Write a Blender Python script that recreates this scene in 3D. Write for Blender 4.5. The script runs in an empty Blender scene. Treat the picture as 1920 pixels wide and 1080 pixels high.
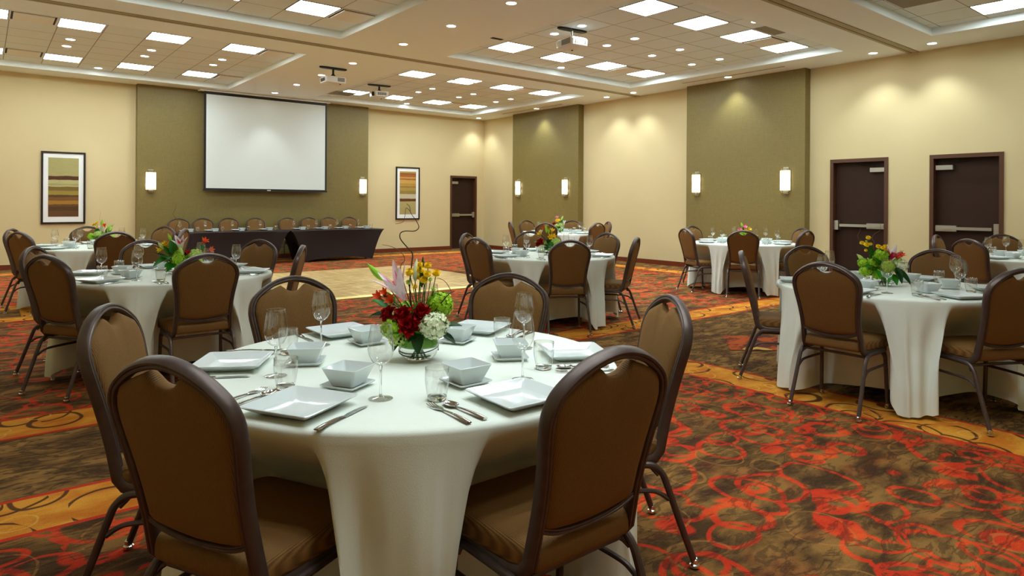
import bpy, bmesh, math, random
from mathutils import Vector, Matrix
R = math.radians
PI = math.pi
C = bpy.context.scene.collection
random.seed(4)

# ------------------------------------------------------------------ helpers
class MB:
    """collects geometry and links it as ONE mesh object"""
    def __init__(s): s.v, s.f, s.m = [], [], []
    def add(s, vs, fs, mi=0):
        b = len(s.v); s.v += [tuple(v) for v in vs]
        for f in fs: s.f.append(tuple(b + i for i in f)); s.m.append(mi)
        return s
    def box(s, x0, y0, z0, x1, y1, z1, mi=0):
        v = [(x, y, z) for z in (z0, z1) for y in (y0, y1) for x in (x0, x1)]
        return s.add(v, [(0,2,3,1),(4,5,7,6),(0,1,5,4),(2,6,7,3),(0,4,6,2),(1,3,7,5)], mi)
    def quad(s, a, b, c, d, mi=0): return s.add([a, b, c, d], [(0,1,2,3)], mi)
    def rings(s, rs, close0=False, close1=False, mi=0, loop=True):
        """skin between successive rings of equal length"""
        n = len(rs[0]); vs = [p for r in rs for p in r]; fs = []
        for k in range(len(rs) - 1):
            for i in range(n if loop else n - 1):
                j = (i + 1) % n
                fs.append((k*n+i, k*n+j, (k+1)*n+j, (k+1)*n+i))
        if close0: fs.append(tuple(range(n))[::-1])
        if close1: fs.append(tuple((len(rs)-1)*n + i for i in range(n)))
        return s.add(vs, fs, mi)
    def lathe(s, prof, n=24, c=(0,0,0), mi=0, cap0=False, cap1=False):
        rs = [[(c[0]+r*math.cos(2*PI*i/n), c[1]+r*math.sin(2*PI*i/n), c[2]+z) for i in range(n)] for r, z in prof]
        return s.rings(rs, cap0, cap1, mi)
    def tube(s, pts, r=0.01, n=8, prof=None, side=None, caps=True, mi=0, radii=None):
        pts = [Vector(p) for p in pts]; N = len(pts)
        T = []
        for i in range(N):
            t = (pts[min(i+1, N-1)] - pts[max(i-1, 0)]); T.append(t.normalized())
        sd = Vector(side) if side else (Vector((0,0,1)) if abs(T[0].z) < .9 else Vector((1,0,0)))
        rs = []
        for i in range(N):
            sd = (sd - T[i] * sd.dot(T[i])).normalized(); bn = T[i].cross(sd)
            k = radii[i] if radii else r
            if prof: rs.append([pts[i] + sd*a + bn*b for a, b in prof])
            else: rs.append([pts[i] + (sd*math.cos(2*PI*j/n) + bn*math.sin(2*PI*j/n))*k for j in range(n)])
        return s.rings(rs, caps, caps, mi)
    def build(s, name, mat, parent=None, smooth=True, ang=35, loc=None):
        me = bpy.data.meshes.new(name); me.from_pydata(s.v, [], s.f)
        for m in (mat if isinstance(mat, (list, tuple)) else [mat]): me.materials.append(m)
        for p, i in zip(me.polygons, s.m): p.material_index = i
        bm = bmesh.new(); bm.from_mesh(me); bmesh.ops.recalc_face_normals(bm, faces=bm.faces); bm.to_mesh(me); bm.free()
        if smooth:
            me.polygons.foreach_set('use_smooth', [True]*len(me.polygons))
            me.set_sharp_from_angle(angle=R(ang))
        o = bpy.data.objects.new(name, me); C.objects.link(o)
        if parent: o.parent = parent
        if loc: o.location = loc
        return o
def tag(o, label=None, cat=None, group=None, kind=None):
    if label: o['label'] = label
    if cat: o['category'] = cat
    if group: o['group'] = group
    if kind: o['kind'] = kind
    return o
def empty(name, loc=(0,0,0), rz=0):
    o = bpy.data.objects.new(name, None); C.objects.link(o)
    o.location = loc; o.rotation_euler.z = rz; o.empty_display_size = .1
    return o
def copy_tree(o, parent=None):
    c = o.copy(); C.objects.link(c)
    if parent: c.parent = parent
    for ch in o.children: copy_tree(ch, c)
    return c
class Proto:
    """first use places the original, later uses place copies"""
    def __init__(s, make): s.make, s.o = make, None
    def put(s, loc, rz, label, cat, group=None):
        if s.o is None: s.o = s.make(); o = s.o
        else: o = copy_tree(s.o)
        o.location = loc; o.rotation_euler.z = rz
        return tag(o, label, cat, group)
def smooth(pts, k=6, closed=False):
    P = [Vector(p) for p in pts]; out = []
    n = len(P)
    for i in range(n if closed else n-1):
        g = lambda j: P[j % n] if closed else P[max(0, min(n-1, j))]
        a, b, c, d = g(i-1), g(i), g(i+1), g(i+2)
        for q in range(k):
            t = q/k
            out.append(.5*((2*b) + (c-a)*t + (2*a-5*b+4*c-d)*t*t + (3*b-a-3*c+d)*t**3))
    if not closed: out.append(P[-1])
    return out
def sst(a, b, x):
    t = max(0, min(1, (x-a)/(b-a))); return t*t*(3-2*t)

# ------------------------------------------------------------------ materials
def lin(r, g, b):
    f = lambda c: (c/255/12.92) if c/255 <= .04045 else ((c/255+.055)/1.055)**2.4
    return (f(r), f(g), f(b), 1)
class NT:
    def __init__(s, name):
        s.mat = bpy.data.materials.new(name); s.mat.use_nodes = True
        s.t = s.mat.node_tree; s.t.nodes.clear()
        s.out = s.t.nodes.new('ShaderNodeOutputMaterial')
    def n(s, typ, **kw):
        nd = s.t.nodes.new('ShaderNode' + typ)
        for k, v in kw.items(): setattr(nd, k, v)
        return nd
    def set(s, sock, v):
        if isinstance(v, bpy.types.NodeSocket): s.t.links.new(v, sock)
        elif v is not None: sock.default_value = v
    def math(s, op, a, b=None, c=None, clamp=False):
        nd = s.n('Math', operation=op, use_clamp=clamp)
        s.set(nd.inputs[0], a); s.set(nd.inputs[1], b); s.set(nd.inputs[2], c)
        return nd.outputs[0]
    def mix(s, f, a, b):
        nd = s.n('Mix', data_type='RGBA'); s.set(nd.inputs[0], f); s.set(nd.inputs[6], a); s.set(nd.inputs[7], b)
        return nd.outputs[2]
    def obj(s): return s.n('TexCoord').outputs['Object']
    def xyz(s, v):
        nd = s.n('SeparateXYZ'); s.set(nd.inputs[0], v); return nd.outputs
    def vec(s, x, y, z):
        nd = s.n('CombineXYZ')
        for i, q in enumerate((x, y, z)): s.set(nd.inputs[i], q)
        return nd.outputs[0]
    def noise(s, v, scale, detail=3, rough=.5, dist=0):
        nd = s.n('TexNoise'); s.set(nd.inputs['Vector'], v)
        nd.inputs['Scale'].default_value = scale; nd.inputs['Detail'].default_value = detail
        nd.inputs['Roughness'].default_value = rough; nd.inputs['Distortion'].default_value = dist
        return nd.outputs
    def mapr(s, v, a, b, c=0., d=1.):
        nd = s.n('MapRange'); nd.interpolation_type = 'SMOOTHSTEP'
        s.set(nd.inputs[0], v)
        for i, q in enumerate((a, b, c, d)): s.set(nd.inputs[i+1], q)
        return nd.outputs[0]
    def scale(s, v, x, y, z):
        nd = s.n('VectorMath', operation='MULTIPLY'); s.set(nd.inputs[0], v); nd.inputs[1].default_value = (x, y, z)
        return nd.outputs[0]
    def vadd(s, a, b):
        nd = s.n('VectorMath', operation='ADD'); s.set(nd.inputs[0], a); s.set(nd.inputs[1], b); return nd.outputs[0]
    def bump(s, h, strength=.3, dist=.01):
        nd = s.n('Bump'); s.set(nd.inputs['Height'], h); nd.inputs['Strength'].default_value = strength; nd.inputs['Distance'].default_value = dist
        return nd.outputs[0]
    def pbr(s, col, rough=.5, metal=0., normal=None, spec=None, **kw):
        nd = s.n('BsdfPrincipled'); s.set(nd.inputs['Base Color'], col); s.set(nd.inputs['Roughness'], rough)
        nd.inputs['Metallic'].default_value = metal
        if normal: s.set(nd.inputs['Normal'], normal)
        if spec is not None: nd.inputs['Specular IOR Level'].default_value = spec
        for k, v in kw.items(): s.set(nd.inputs[k], v)
        s.t.links.new(nd.outputs[0], s.out.inputs[0]); return s.mat
def plain(name, rgb, rough=.5, metal=0., **kw): return NT(name).pbr(lin(*rgb), rough, metal, **kw)
def emit(name, rgb, st):
    t = NT(name); e = t.n('Emission'); e.inputs[0].default_value = lin(*rgb); e.inputs[1].default_value = st
    t.t.links.new(e.outputs[0], t.out.inputs[0]); return t.mat
def mottled(name, rgb, var=.08, scale=3, rough=.6, bump=0, bscale=200, spec=None):
    t = NT(name); v = t.obj(); n = t.noise(v, scale, 4)[0]
    c = lin(*rgb); k = lambda q: tuple(min(1, x*q) for x in c[:3]) + (1,)
    col = t.mix(n, k(1-var), k(1+var))
    nm = t.bump(t.noise(v, bscale, 2)[0], bump, .002) if bump else None
    return t.pbr(col, rough, 0, nm, spec)

M = {}
M['wall'] = mottled('wall_paper', (213,195,150), .04, 1.5, .75, .15, 300, .2)
M['ceil'] = mottled('ceiling_paint', (242,251,250), .015, 1, .85, spec=.2)
M['base'] = mottled('baseboard_wood', (112,44,16), .2, 8, .45)
M['dframe'] = mottled('door_frame_wood', (84,50,28), .12, 12, .4)
M['door'] = mottled('door_laminate', (50,29,17), .1, 6, .6, spec=.25)
M['steel'] = plain('brushed_steel', (190,188,178), .32, .9)
M['dsteel'] = plain('dark_steel', (40,38,36), .4, .8)
M['chrome'] = plain('chrome', (215,215,215), .12, 1.)
M['silver'] = plain('cutlery_steel', (205,205,205), .1, 1.)
M['black'] = plain('black_plastic', (14,14,14), .5)
M['white_plastic'] = plain('white_plastic', (232,234,230), .35)
M['grille'] = plain('grey_grille', (90,85,70), .6)
M['porcelain'] = plain('white_porcelain', (214,221,221), .12, 0., spec=.6)
M['screen'] = plain('screen_fabric', (224,230,226), .9, 0., spec=.1)
M['mat'] = plain('mat_board', (236,238,236), .6)
M['aframe'] = plain('art_frame_wood', (30,17,12), .35)
M['spandex'] = mottled('dark_stretch_cloth', (36,24,23), .1, 2, .7, spec=.3)
M['track'] = plain('track_metal', (168,158,124), .55)
M['dark'] = plain('dark_gap', (22,19,15), .8)
M['vent'] = plain('vent_paint', (238,238,228), .7)
M['perf'] = plain('perforated_grille', (140,134,116), .7)
M['trimring'] = plain('downlight_trim', (235,232,222), .5)
M['tabletop'] = plain('plywood_tabletop', (120,95,65), .6)
M['gold_trim'] = plain('dance_floor_edge', (222,205,120), .4, .3)
# lamps
LIT = (236,252,255)
M['lens'] = emit('light_lens', LIT, 22)
M['down'] = emit('downlight_lamp', (244,252,255), 22)
M['bulb'] = emit('sconce_bulb', (255,242,205), 48)

t = NT('sconce_glass')
tr = t.n('BsdfTranslucent'); tr.inputs[0].default_value = lin(255,246,225)
df = t.n('BsdfDiffuse'); df.inputs[0].default_value = lin(250,242,222)
em = t.n('Emission'); em.inputs[0].default_value = lin(255,236,190); em.inputs[1].default_value = .3
m1 = t.n('MixShader'); m1.inputs[0].default_value = .25; t.t.links.new(tr.outputs[0], m1.inputs[1]); t.t.links.new(df.outputs[0], m1.inputs[2])
a1 = t.n('AddShader'); t.t.links.new(m1.outputs[0], a1.inputs[0]); t.t.links.new(em.outputs[0], a1.inputs[1]); t.t.links.new(a1.outputs[0], t.out.inputs[0])
M['sconce'] = t.mat

# thin clear glass: see-through with a Fresnel reflection
t = NT('clear_glass')
tp = t.n('BsdfTransparent'); lw = t.n('LayerWeight'); lw.inputs[0].default_value = .35
t.set(tp.inputs[0], t.mix(t.math('POWER', lw.outputs['Facing'], 3), (.99,.995,.99,1), (.84,.87,.84,1)))
gl = t.n('BsdfGlossy'); gl.inputs['Roughness'].default_value = .02
l2 = t.n('LayerWeight'); l2.inputs[0].default_value = .5
mx = t.n('MixShader'); t.set(mx.inputs[0], t.math('MULTIPLY_ADD', t.math('POWER', l2.outputs['Facing'], 3.), .85, .15))
t.t.links.new(tp.outputs[0], mx.inputs[1]); t.t.links.new(gl.outputs[0], mx.inputs[2]); t.t.links.new(mx.outputs[0], t.out.inputs[0])
M['glass'] = t.mat
t = NT('solid_glass'); M['sglass'] = t.pbr((.97,.99,.97,1), .02, 0, IOR=1.45, **{'Transmission Weight': 1.})

# olive wall covering with a fine weave
t = NT('olive_wallcovering'); v = t.obj()
a = t.noise(t.scale(v, 60, 60, 4), 3, 3)[0]; b = t.noise(t.scale(v, 3, 3, 90), 3, 3)[0]; c = t.noise(v, .9, 3)[0]
w = t.math('ADD', t.math('MULTIPLY', a, .5), t.math('MULTIPLY', b, .5))
col = t.mix(t.mapr(w, .35, .65), lin(118,102,52), lin(134,117,64)); col = t.mix(t.math('MULTIPLY', c, .35), col, lin(120,108,60))
M['olive'] = t.pbr(col, .5, 0, t.bump(w, .35, .004), .45)

# acoustic ceiling tiles: thin seams, faint texture
def tile_mat(name, ox, oy, px, py):
    t = NT(name); p = t.xyz(t.obj())
    def seam(q, o, pitch):
        f = t.math('FRACT', t.math('DIVIDE', t.math('SUBTRACT', q, o), pitch))
        d = t.math('MULTIPLY', t.math('MINIMUM', f, t.math('SUBTRACT', 1., f)), pitch)
        return t.math('LESS_THAN', d, .006)
    s = t.math('MAXIMUM', seam(p[0], ox, px), seam(p[1], oy, py))
    n = t.noise(t.obj(), 60, 3)[0]
    c = t.mix(n, lin(228,240,240), lin(238,250,250)); c = t.mix(t.math('MULTIPLY', s, .75), c, lin(120,108,82))
    return t.pbr(c, .9, 0, None, .1)

# ribbed tan upholstery
t = NT('ribbed_upholstery'); p = t.xyz(t.obj())
rib = t.math('SINE', t.math('MULTIPLY', p[0], 2*PI/.0042))
rib = t.math('MULTIPLY_ADD', rib, .5, .5)
slub = t.noise(t.scale(t.obj(), 300, 300, 60), 1, 2)[0]
k = t.math('ADD', t.math('MULTIPLY', rib, .7), t.math('MULTIPLY', slub, .5))
col = t.mix(k, lin(76,49,19), lin(132,95,48))
M['fabric'] = t.pbr(col, .75, 0, t.bump(rib, .5, .001), .25, **{'Sheen Weight': .25, 'Sheen Tint': lin(190,140,80)})
t = NT('chair_frame_metal'); n = t.noise(t.obj(), 25, 2)[0]
M['frame'] = t.pbr(t.mix(n, lin(74,61,57), lin(100,86,81)), .42, .6)
t = NT('tablecloth_linen'); v = t.obj(); n = t.noise(v, 4, 3)[0]; th = t.noise(t.scale(v, 1, 1, 1), 350, 2)[0]
M['cloth'] = t.pbr(t.mix(n, lin(223,230,219), lin(232,237,228)), .8, 0, t.bump(t.math('ADD', t.math('MULTIPLY', n, 2.), t.math('MULTIPLY', th, .15)), .25, .01), .15, **{'Sheen Weight': .15})

# flowers
for nm, rgb, ro in (('rose_red',(172,10,20),.5),('cream',(238,236,205),.6),('lime',(158,205,40),.6),('hyd_white',(226,234,196),.6),
    ('yellow',(240,202,20),.55),('orange',(235,84,28),.5),('pink',(236,130,164),.5),('magenta',(200,20,80),.5),('lily_white',(246,236,236),.5),('lily_pale',(240,214,222),.5),
    ('bud_green',(150,205,50),.5),('leaf',(38,120,20),.45),('leaf_dark',(20,62,18),.45),('stem',(52,96,24),.6),('twig',(112,80,44),.7),('twig_dark',(58,34,20),.7),
    ('pale_green',(196,226,120),.6),('lining',(96,176,56),.4)):
    t = NT(nm + '_petal'); c = lin(*rgb); n = t.noise(t.obj(), 60, 3)[0]
    q = lambda z: tuple(min(1., x*z) for x in c[:3]) + (1,)
    M[nm] = t.pbr(t.mix(n, q(.8), q(1.15)), ro, 0, None, .3, **{'Subsurface Weight': 0.})

# ------- carpet
def swirl(t, v, scale, rad, wid, sx=1., sy=1.):
    nd = t.n('TexVoronoi'); t.set(nd.inputs['Vector'], t.scale(v, sx, sy, 0)); nd.inputs['Scale'].default_value = scale
    nd.inputs['Randomness'].default_value = .8
    rc = t.xyz(nd.outputs['Color'])
    r = t.math('MULTIPLY_ADD', rc[0], rad*.45, rad*.65)
    d = t.math('ABSOLUTE', t.math('SUBTRACT', nd.outputs['Distance'], r))
    return t.math('SUBTRACT', 1., t.mapr(d, wid*.5, wid))
def carpet_common(t):
    v = t.obj(); nz = t.n('TexNoise'); t.set(nz.inputs['Vector'], v); nz.inputs['Scale'].default_value = 2.2; nz.inputs['Detail'].default_value = 2
    w = t.n('VectorMath', operation='MULTIPLY_ADD'); t.set(w.inputs[0], nz.outputs['Color']); w.inputs[1].default_value = (.13,.13,0); t.set(w.inputs[2], v)
    wv = w.outputs[0]
    pile = t.noise(t.scale(v, 1, 1, 1), 420, 2)[0]
    st = t.noise(t.scale(wv, 3.2, 9, 1), 1.7, 4, .6, .6)[0]
    strokes = t.math('MULTIPLY', t.mapr(st, .49, .54), t.math('SUBTRACT', 1., t.mapr(st, .575, .63)))
    blot = t.noise(t.scale(wv, 1, 2, 1), 3.3, 4, .6)[0]
    return v, wv, pile, strokes, blot
def finish(t, col, pile, h=None):
    col = t.mix(t.mapr(pile, .3, .7), t.mix(.28, col, (0,0,0,1)), t.mix(.015, col, (1,1,1,1)))
    hh = pile if h is None else t.math('MULTIPLY_ADD', h, -.8, pile)
    return t.pbr(col, .95, 0, t.bump(hh, .6, .006), .1, **{'Sheen Weight': .08, 'Sheen Roughness': .35, 'Sheen Tint': (.9,.55,.28,1)})
BR1, BR2 = lin(96,64,24), lin(166,122,62)
t = NT('carpet_brown'); v, wv, pile, stk, blot = carpet_common(t)
col = t.mix(t.mapr(blot, .35, .65), BR1, BR2); col = t.mix(t.math('MULTIPLY', stk, .7), col, lin(46,26,8))
M['c_brown'] = finish(t, col, pile, stk)
t = NT('carpet_red_swirl'); v, wv, pile, stk, blot = carpet_common(t)
col = t.mix(t.mapr(blot, .38, .62), lin(76,48,16), lin(148,106,50))
rings = t.math('MAXIMUM', swirl(t, wv, 2.2, .47, .04), t.math('MAXIMUM', swirl(t, t.vadd(wv, (.37,.71,0)), 2.9, .46, .044, 1.1, .85), swirl(t, t.vadd(wv, (1.7,.2,0)), 3.7, .45, .048, .85, 1.15)))
smear = t.mapr(t.noise(t.scale(wv, 1, 1.4, 1), 3.1, 3, .55)[0], .52, .66)
red = t.math('MAXIMUM', rings, t.math('MULTIPLY', smear, .10))
red = t.math('MULTIPLY', red, t.mapr(t.noise(wv, 1.6, 2)[0], .1, .34))
col = t.mix(red, col, t.mix(t.mapr(blot, .4, .7), lin(206,48,12), lin(238,90,32)))
thin = swirl(t, t.vadd(wv, (.9,1.3,0)), 2.5, .44, .016)
col = t.mix(t.math('MULTIPLY', thin, .45), col, lin(190,130,60))
col = t.mix(t.math('MULTIPLY', stk, .55), col, lin(50,26,8))
M['c_red'] = finish(t, col, pile, stk)
t = NT('carpet_gold_band'); v, wv, pile, stk, blot = carpet_common(t)
col = t.mix(t.mapr(blot, .35, .65), lin(214,120,20), lin(240,166,54))
rg = t.math('MAXIMUM', swirl(t, wv, 2.3, .46, .03), swirl(t, t.vadd(wv, (.4,.55,0)), 2.9, .44, .034))
col = t.mix(t.math('MULTIPLY', rg, .9), col, lin(66,28,14))
vein = swirl(t, t.vadd(wv, (2.1,.3,0)), 5, .42, .03); col = t.mix(t.math('MULTIPLY', vein, .5), col, lin(245,196,96))
M['c_gold'] = finish(t, col, pile, rg)
t = NT('carpet_red_line'); v, wv, pile, stk, blot = carpet_common(t)
M['c_line'] = finish(t, t.mix(blot, lin(198,34,10), lin(226,66,26)), pile)
t = NT('carpet_medallion'); v, wv, pile, stk, blot = carpet_common(t)
rg = swirl(t, v, 2.2, .4, .06); M['c_med'] = finish(t, t.mix(rg, t.mix(t.mapr(blot, .45, .55), lin(98,44,40), lin(200,90,30)), lin(236,180,90)), pile)

# parquet
t = NT('parquet_oak'); p = t.xyz(t.obj())
def fl(x, s): return t.math('FLOOR', t.math('DIVIDE', x, s))
ix, iy = fl(p[0], .3), fl(p[1], .3)
par = t.math('FRACT', t.math('MULTIPLY', t.math('ADD', ix, iy), .5)); par = t.math('GREATER_THAN', par, .25)
al = t.n('Mix', data_type='FLOAT'); t.set(al.inputs[0], par); t.set(al.inputs[2], p[0]); t.set(al.inputs[3], p[1])
si = fl(al.outputs[0], .05)
wn = t.n('TexWhiteNoise', noise_dimensions='3D'); t.set(wn.inputs['Vector'], t.vec(ix, iy, si))
gr = t.noise(t.scale(t.obj(), 1.3, 9, 1), 2.5, 4, .6)[0]
col = t.mix(wn.outputs[0], lin(184,146,88), lin(224,194,134)); col = t.mix(t.math('MULTIPLY', t.mapr(gr, .42, .66), .75), col, lin(136,100,54))
def pseam(q): f = t.math('FRACT', t.math('DIVIDE', q, .92)); return t.math('LESS_THAN', f, .02)
col = t.mix(t.math('MULTIPLY', t.math('MAXIMUM', pseam(p[0]), pseam(p[1])), .6), col, lin(236,220,150))
M['parquet'] = t.pbr(col, .32, 0, None, .5)

def art_mat(name, stops, z0, z1):
    t = NT(name); p = t.xyz(t.obj())
    wob = t.math('MULTIPLY_ADD', t.noise(t.scale(t.obj(), 3, 1, 20), 1.5, 3)[0], .03, -.015)
    f = t.math('ADD', t.math('DIVIDE', t.math('SUBTRACT', p[2], z0), z1 - z0), wob)
    cr = t.n('ValToRGB'); t.set(cr.inputs[0], f); cr.color_ramp.interpolation = 'CONSTANT'
    e = cr.color_ramp.elements; e[0].position = 0; e[0].color = lin(*stops[0][1]); e[1].position = stops[1][0]; e[1].color = lin(*stops[1][1])
    for q, c in stops[2:]:
        x = e.new(q); x.color = lin(*c)
    n = t.noise(t.scale(t.obj(), 4, 1, 40), 2, 4)[0]
    return t.pbr(t.mix(t.math('MULTIPLY', n, .4), cr.outputs[0], lin(120,90,50)), .25, 0, None, .5)

# ------------------------------------------------------------------ room (corner of the two seen walls at x=0, y=0)
CZ, TZ, XL, YB = 3.76, 3.869, -12.6, -17.3
def struct(o): o['kind'] = 'structure'; return o
# floor: carpet fields, gold bands and red lines woven into one carpet
b = MB(); zc = [0.]
def rect(x0, y0, x1, y1, mi):
    zc[0] += .0004; z = zc[0]; b.quad((x0,y0,z),(x1,y0,z),(x1,y1,z),(x0,y1,z), mi)
b.box(XL-.2, YB-.2, -.1, .2, .2, 0, 0)
def field(x0, y0, x1, y1, band=.43):
    rect(x0, y0, x1, y1, 3); rect(x0+.03, y0+.03, x1-.03, y1-.03, 2)
    rect(x0+band-.03, y0+band-.03, x1-band+.03, y1-band+.03, 3); rect(x0+band, y0+band, x1-band, y1-band, 1)
field(-14, -19, -6.85, -12.07)                     # the field under the nearest table
field(-14, -11.15, -.75, -.75)                      # the field round the dance floor
field(-4.6, -19, 1.2, -12.07)                      # the field by the exit doors
rect(-14, -6.75, -11.0, -5.35, 3); rect(-14, -6.72, -11.03, -5.38, 2); rect(-14, -6.4, -11.2, -5.75, 0)
for cx, cy in ((-5.75, -12.3), (-5.75, -14.6), (-9.6, -11.6), (-2.6, -11.6)):
    zc[0] += .0004; z = zc[0]; s = .42 if cy != -11.6 else .2
    b.quad((cx-s*1.2,cy,z),(cx,cy-s,z),(cx+s*1.2,cy,z),(cx,cy+s,z), 4)
struct(b.build('floor', [M['c_brown'], M['c_red'], M['c_gold'], M['c_line'], M['c_med']], smooth=False))
FZ = zc[0] + .0005

# walls, with openings left for the three doors
def wall_y(name, y, x0, x1, holes, thick):
    b = MB(); xs = x0
    for h0, h1, hz in sorted(holes):
        b.box(xs, min(y, y+thick), 0, h0, max(y, y+thick), CZ+.25); b.box(h0, min(y, y+thick), hz, h1, max(y, y+thick), CZ+.25); xs = h1
    b.box(xs, min(y, y+thick), 0, x1, max(y, y+thick), CZ+.25)
    return struct(b.build(name, M['wall'], smooth=False))
DB = (-1.185, -.265, 2.10)
wall_y('wall_back', 0, XL-.2, .2, [DB], .2)
DR = [(-11.155, -10.215, 2.115), (-12.725, -11.765, 2.115)]
b = MB(); ys = YB
for h0, h1, hz in sorted(DR):
    b.box(0, ys, 0, .2, h0, CZ+.25); b.box(0, h0, hz, .2, h1, CZ+.25); ys = h1
b.box(0, ys, 0, .2, 0, CZ+.25); struct(b.build('wall_right', M['wall'], smooth=False))
struct(MB().box(XL-.2, YB, 0, XL, 0, CZ+.25).build('wall_left', M['wall'], smooth=False))
struct(MB().box(XL-.2, YB-.2, 0, .2, YB, CZ+.25).build('wall_front', M['wall'], smooth=False))
# olive panels standing proud of the walls
PT = .18
PB = (-9.05, -3.822); P1 = (-4.138, -1.576); P2 = (-9.845, -7.322)
struct(MB().box(PB[0], -PT, 0, PB[1], -.001, CZ-.002).build('wall_back_panel', M['olive'], smooth=False))
struct(MB().box(-PT, P1[0], 0, -.001, P1[1], CZ-.002).build('wall_right_panel', M['olive'], smooth=False))
struct(MB().box(-PT, P2[0], 0, -.001, P2[1], CZ-.002).build('wall_right_panel', M['olive'], smooth=False))
# baseboards
BH, BD = .1, .018
b = MB()
for x0, x1 in ((XL, PB[0]-BD), (PB[1]+BD, DB[0]), (DB[1], 0)): b.box(x0, -BD, 0, x1, -.001, BH)
b.box(PB[0]-BD, -PT-BD, 0, PB[1]+BD, -PT-.001, BH)
struct(b.build('baseboard_back', M['base'], smooth=False))
b = MB()
for y0, y1 in ((P1[1]+BD, 0), (P2[1]+BD, P1[0]-BD), (DR[0][1], P2[0]-BD), (DR[1][1], DR[0][0]), (YB, DR[1][0])): b.box(-BD, y0, 0, -.001, y1, BH)
for q in (P1, P2): b.box(-PT-BD, q[0]-BD, 0, -PT-.001, q[1]+BD, BH)
struct(b.build('baseboard_right', M['base'], smooth=False))
struct(MB().box(XL, YB, 0, XL+BD, 0, BH).build('baseboard_left', M['base'], smooth=False))

# ceiling: plaster soffit with six recessed trays of acoustic tile
TX = [(-11.7, -7.39), (-5.53, -.94)]; TY = [(-5.1, -.665), (-10.86, -6.45), (-16.6, -12.1)]
TRAY = [(x0, x1, y0, y1) for (y0, y1) in TY for (x0, x1) in TX]
b = MB(); xs = [XL-.2] + [q for p in TX for q in p] + [.2]; ysl = sorted([YB-.2] + [q for p in TY for q in p] + [.2])
for i in range(len(xs)-1):
    for j in range(len(ysl)-1):
        if i in (1, 3) and j in (1, 3, 5): continue
        b.box(xs[i], ysl[j], CZ, xs[i+1], ysl[j+1], TZ+.06)
struct(b.build('ceiling', M['ceil'], smooth=False))
PX, PY = .5635, .571
for k, (x0, x1, y0, y1) in enumerate(TRAY):
    lx = -1.46 if x0 > -6 else -8.17
    ly = (-1.49, -7.3, -13.07)[k//2]
    struct(MB().box(x0-.02, y0-.02, TZ, x1+.02, y1+.02, TZ+.05).build('ceiling_tiles', tile_mat('acoustic_tile', lx+PX/2, ly+PY/2, PX, PY), smooth=False))
# partition tracks set in the soffit
for k, (y0, y1) in enumerate(((-5.93, -5.77), (-11.61, -11.45))):
    b = MB().box(XL, y0, CZ-.012, -.01, y0+.035, CZ+.0, 0).box(XL, y1-.05, CZ-.006, -.01, y1, CZ, 0)
    b.box(XL, y0+.035, CZ-.003, -.01, y0+.05, CZ-.0005, 1).box(XL, y1-.062, CZ-.003, -.01, y1-.05, CZ-.0005, 1).box(XL, y0+.05, CZ-.004, -.01, y1-.062, CZ-.0005, 0)
    struct(b.build('trim_%d' % (k+1), [M['track'], M['dark']], smooth=False))

# doors -------------------------------------------------------------------
def make_door(name, w, h, hinge, frame_w=.055):
    """local: opening in the xz plane, room side is -y; hinge -1/+1 is the side of the closer"""
    e = empty(name); e['kind'] = 'structure'
    f = MB()
    for x0, x1 in ((-w/2, -w/2+frame_w), (w/2-frame_w, w/2)): f.box(x0, -.02, 0, x1, .14, h)
    f.box(-w/2+frame_w, -.02, h-frame_w*1.1, w/2-frame_w, .14, h)
    f.build('door_frame', M['dframe'], e, False)
    iw = w/2 - frame_w - .003; y = .085
    d = MB().box(-iw, y, .012, iw, y+.045, h-frame_w*1.1-.003).build('door_leaf', M['door'], e, False)
    # panic bar with its end case, and overhead closer with arm
    s = hinge
    pb = MB().box(min(-s*iw*.78, s*iw*.96), y-.075, .955, max(-s*iw*.78, s*iw*.96), y-.02, 1.0)
    pb.box(min(s*iw*.3, s*iw*.97), y-.06, .93, max(s*iw*.3, s*iw*.97), y-.001, 1.02)
    pb.build('panic_bar', M['steel'], e, False)
    MB().box(-s*iw*.93-.04, y-.07, .9, -s*iw*.93+.04, y-.001, 1.06).build('latch_case', M['steel'], e, False)
    MB().box(min(-s*iw*.78, s*iw*.3), y-.03, .93, max(-s*iw*.78, s*iw*.3), y-.005, .953).build('bar_recess', M['dsteel'], e, False)
    c0, c1 = sorted((s*iw*.97, s*iw*.42))
    MB().box(c0, y-.06, h-.235, c1, y-.001, h-.165).build('door_closer', M['steel'], e, False)
    MB().tube([(s*iw*.55, y-.05, h-.165), (s*iw*.55, y-.05, h-.118), (-s*iw*.05, y-.035, h-.1), (s*iw*.02, y-.03, h-.085)], .008).build('closer_arm', M['dsteel'], e)
    MB().box(-iw, .01, .002, iw, .13, .012).build('threshold', M['steel'], e, False)
    return e
d = make_door('door_1', DB[1]-DB[0], DB[2], -1); d.location = ((DB[0]+DB[1])/2, 0, 0)
d = make_door('door_2', DR[0][1]-DR[0][0], DR[0][2], 1); d.location = (0, sum(DR[0][:2])/2, 0); d.rotation_euler.z = -PI/2
d = make_door('door_3', DR[1][1]-DR[1][0], DR[1][2], -1); d.location = (0, sum(DR[1][:2])/2, 0); d.rotation_euler.z = -PI/2
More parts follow.
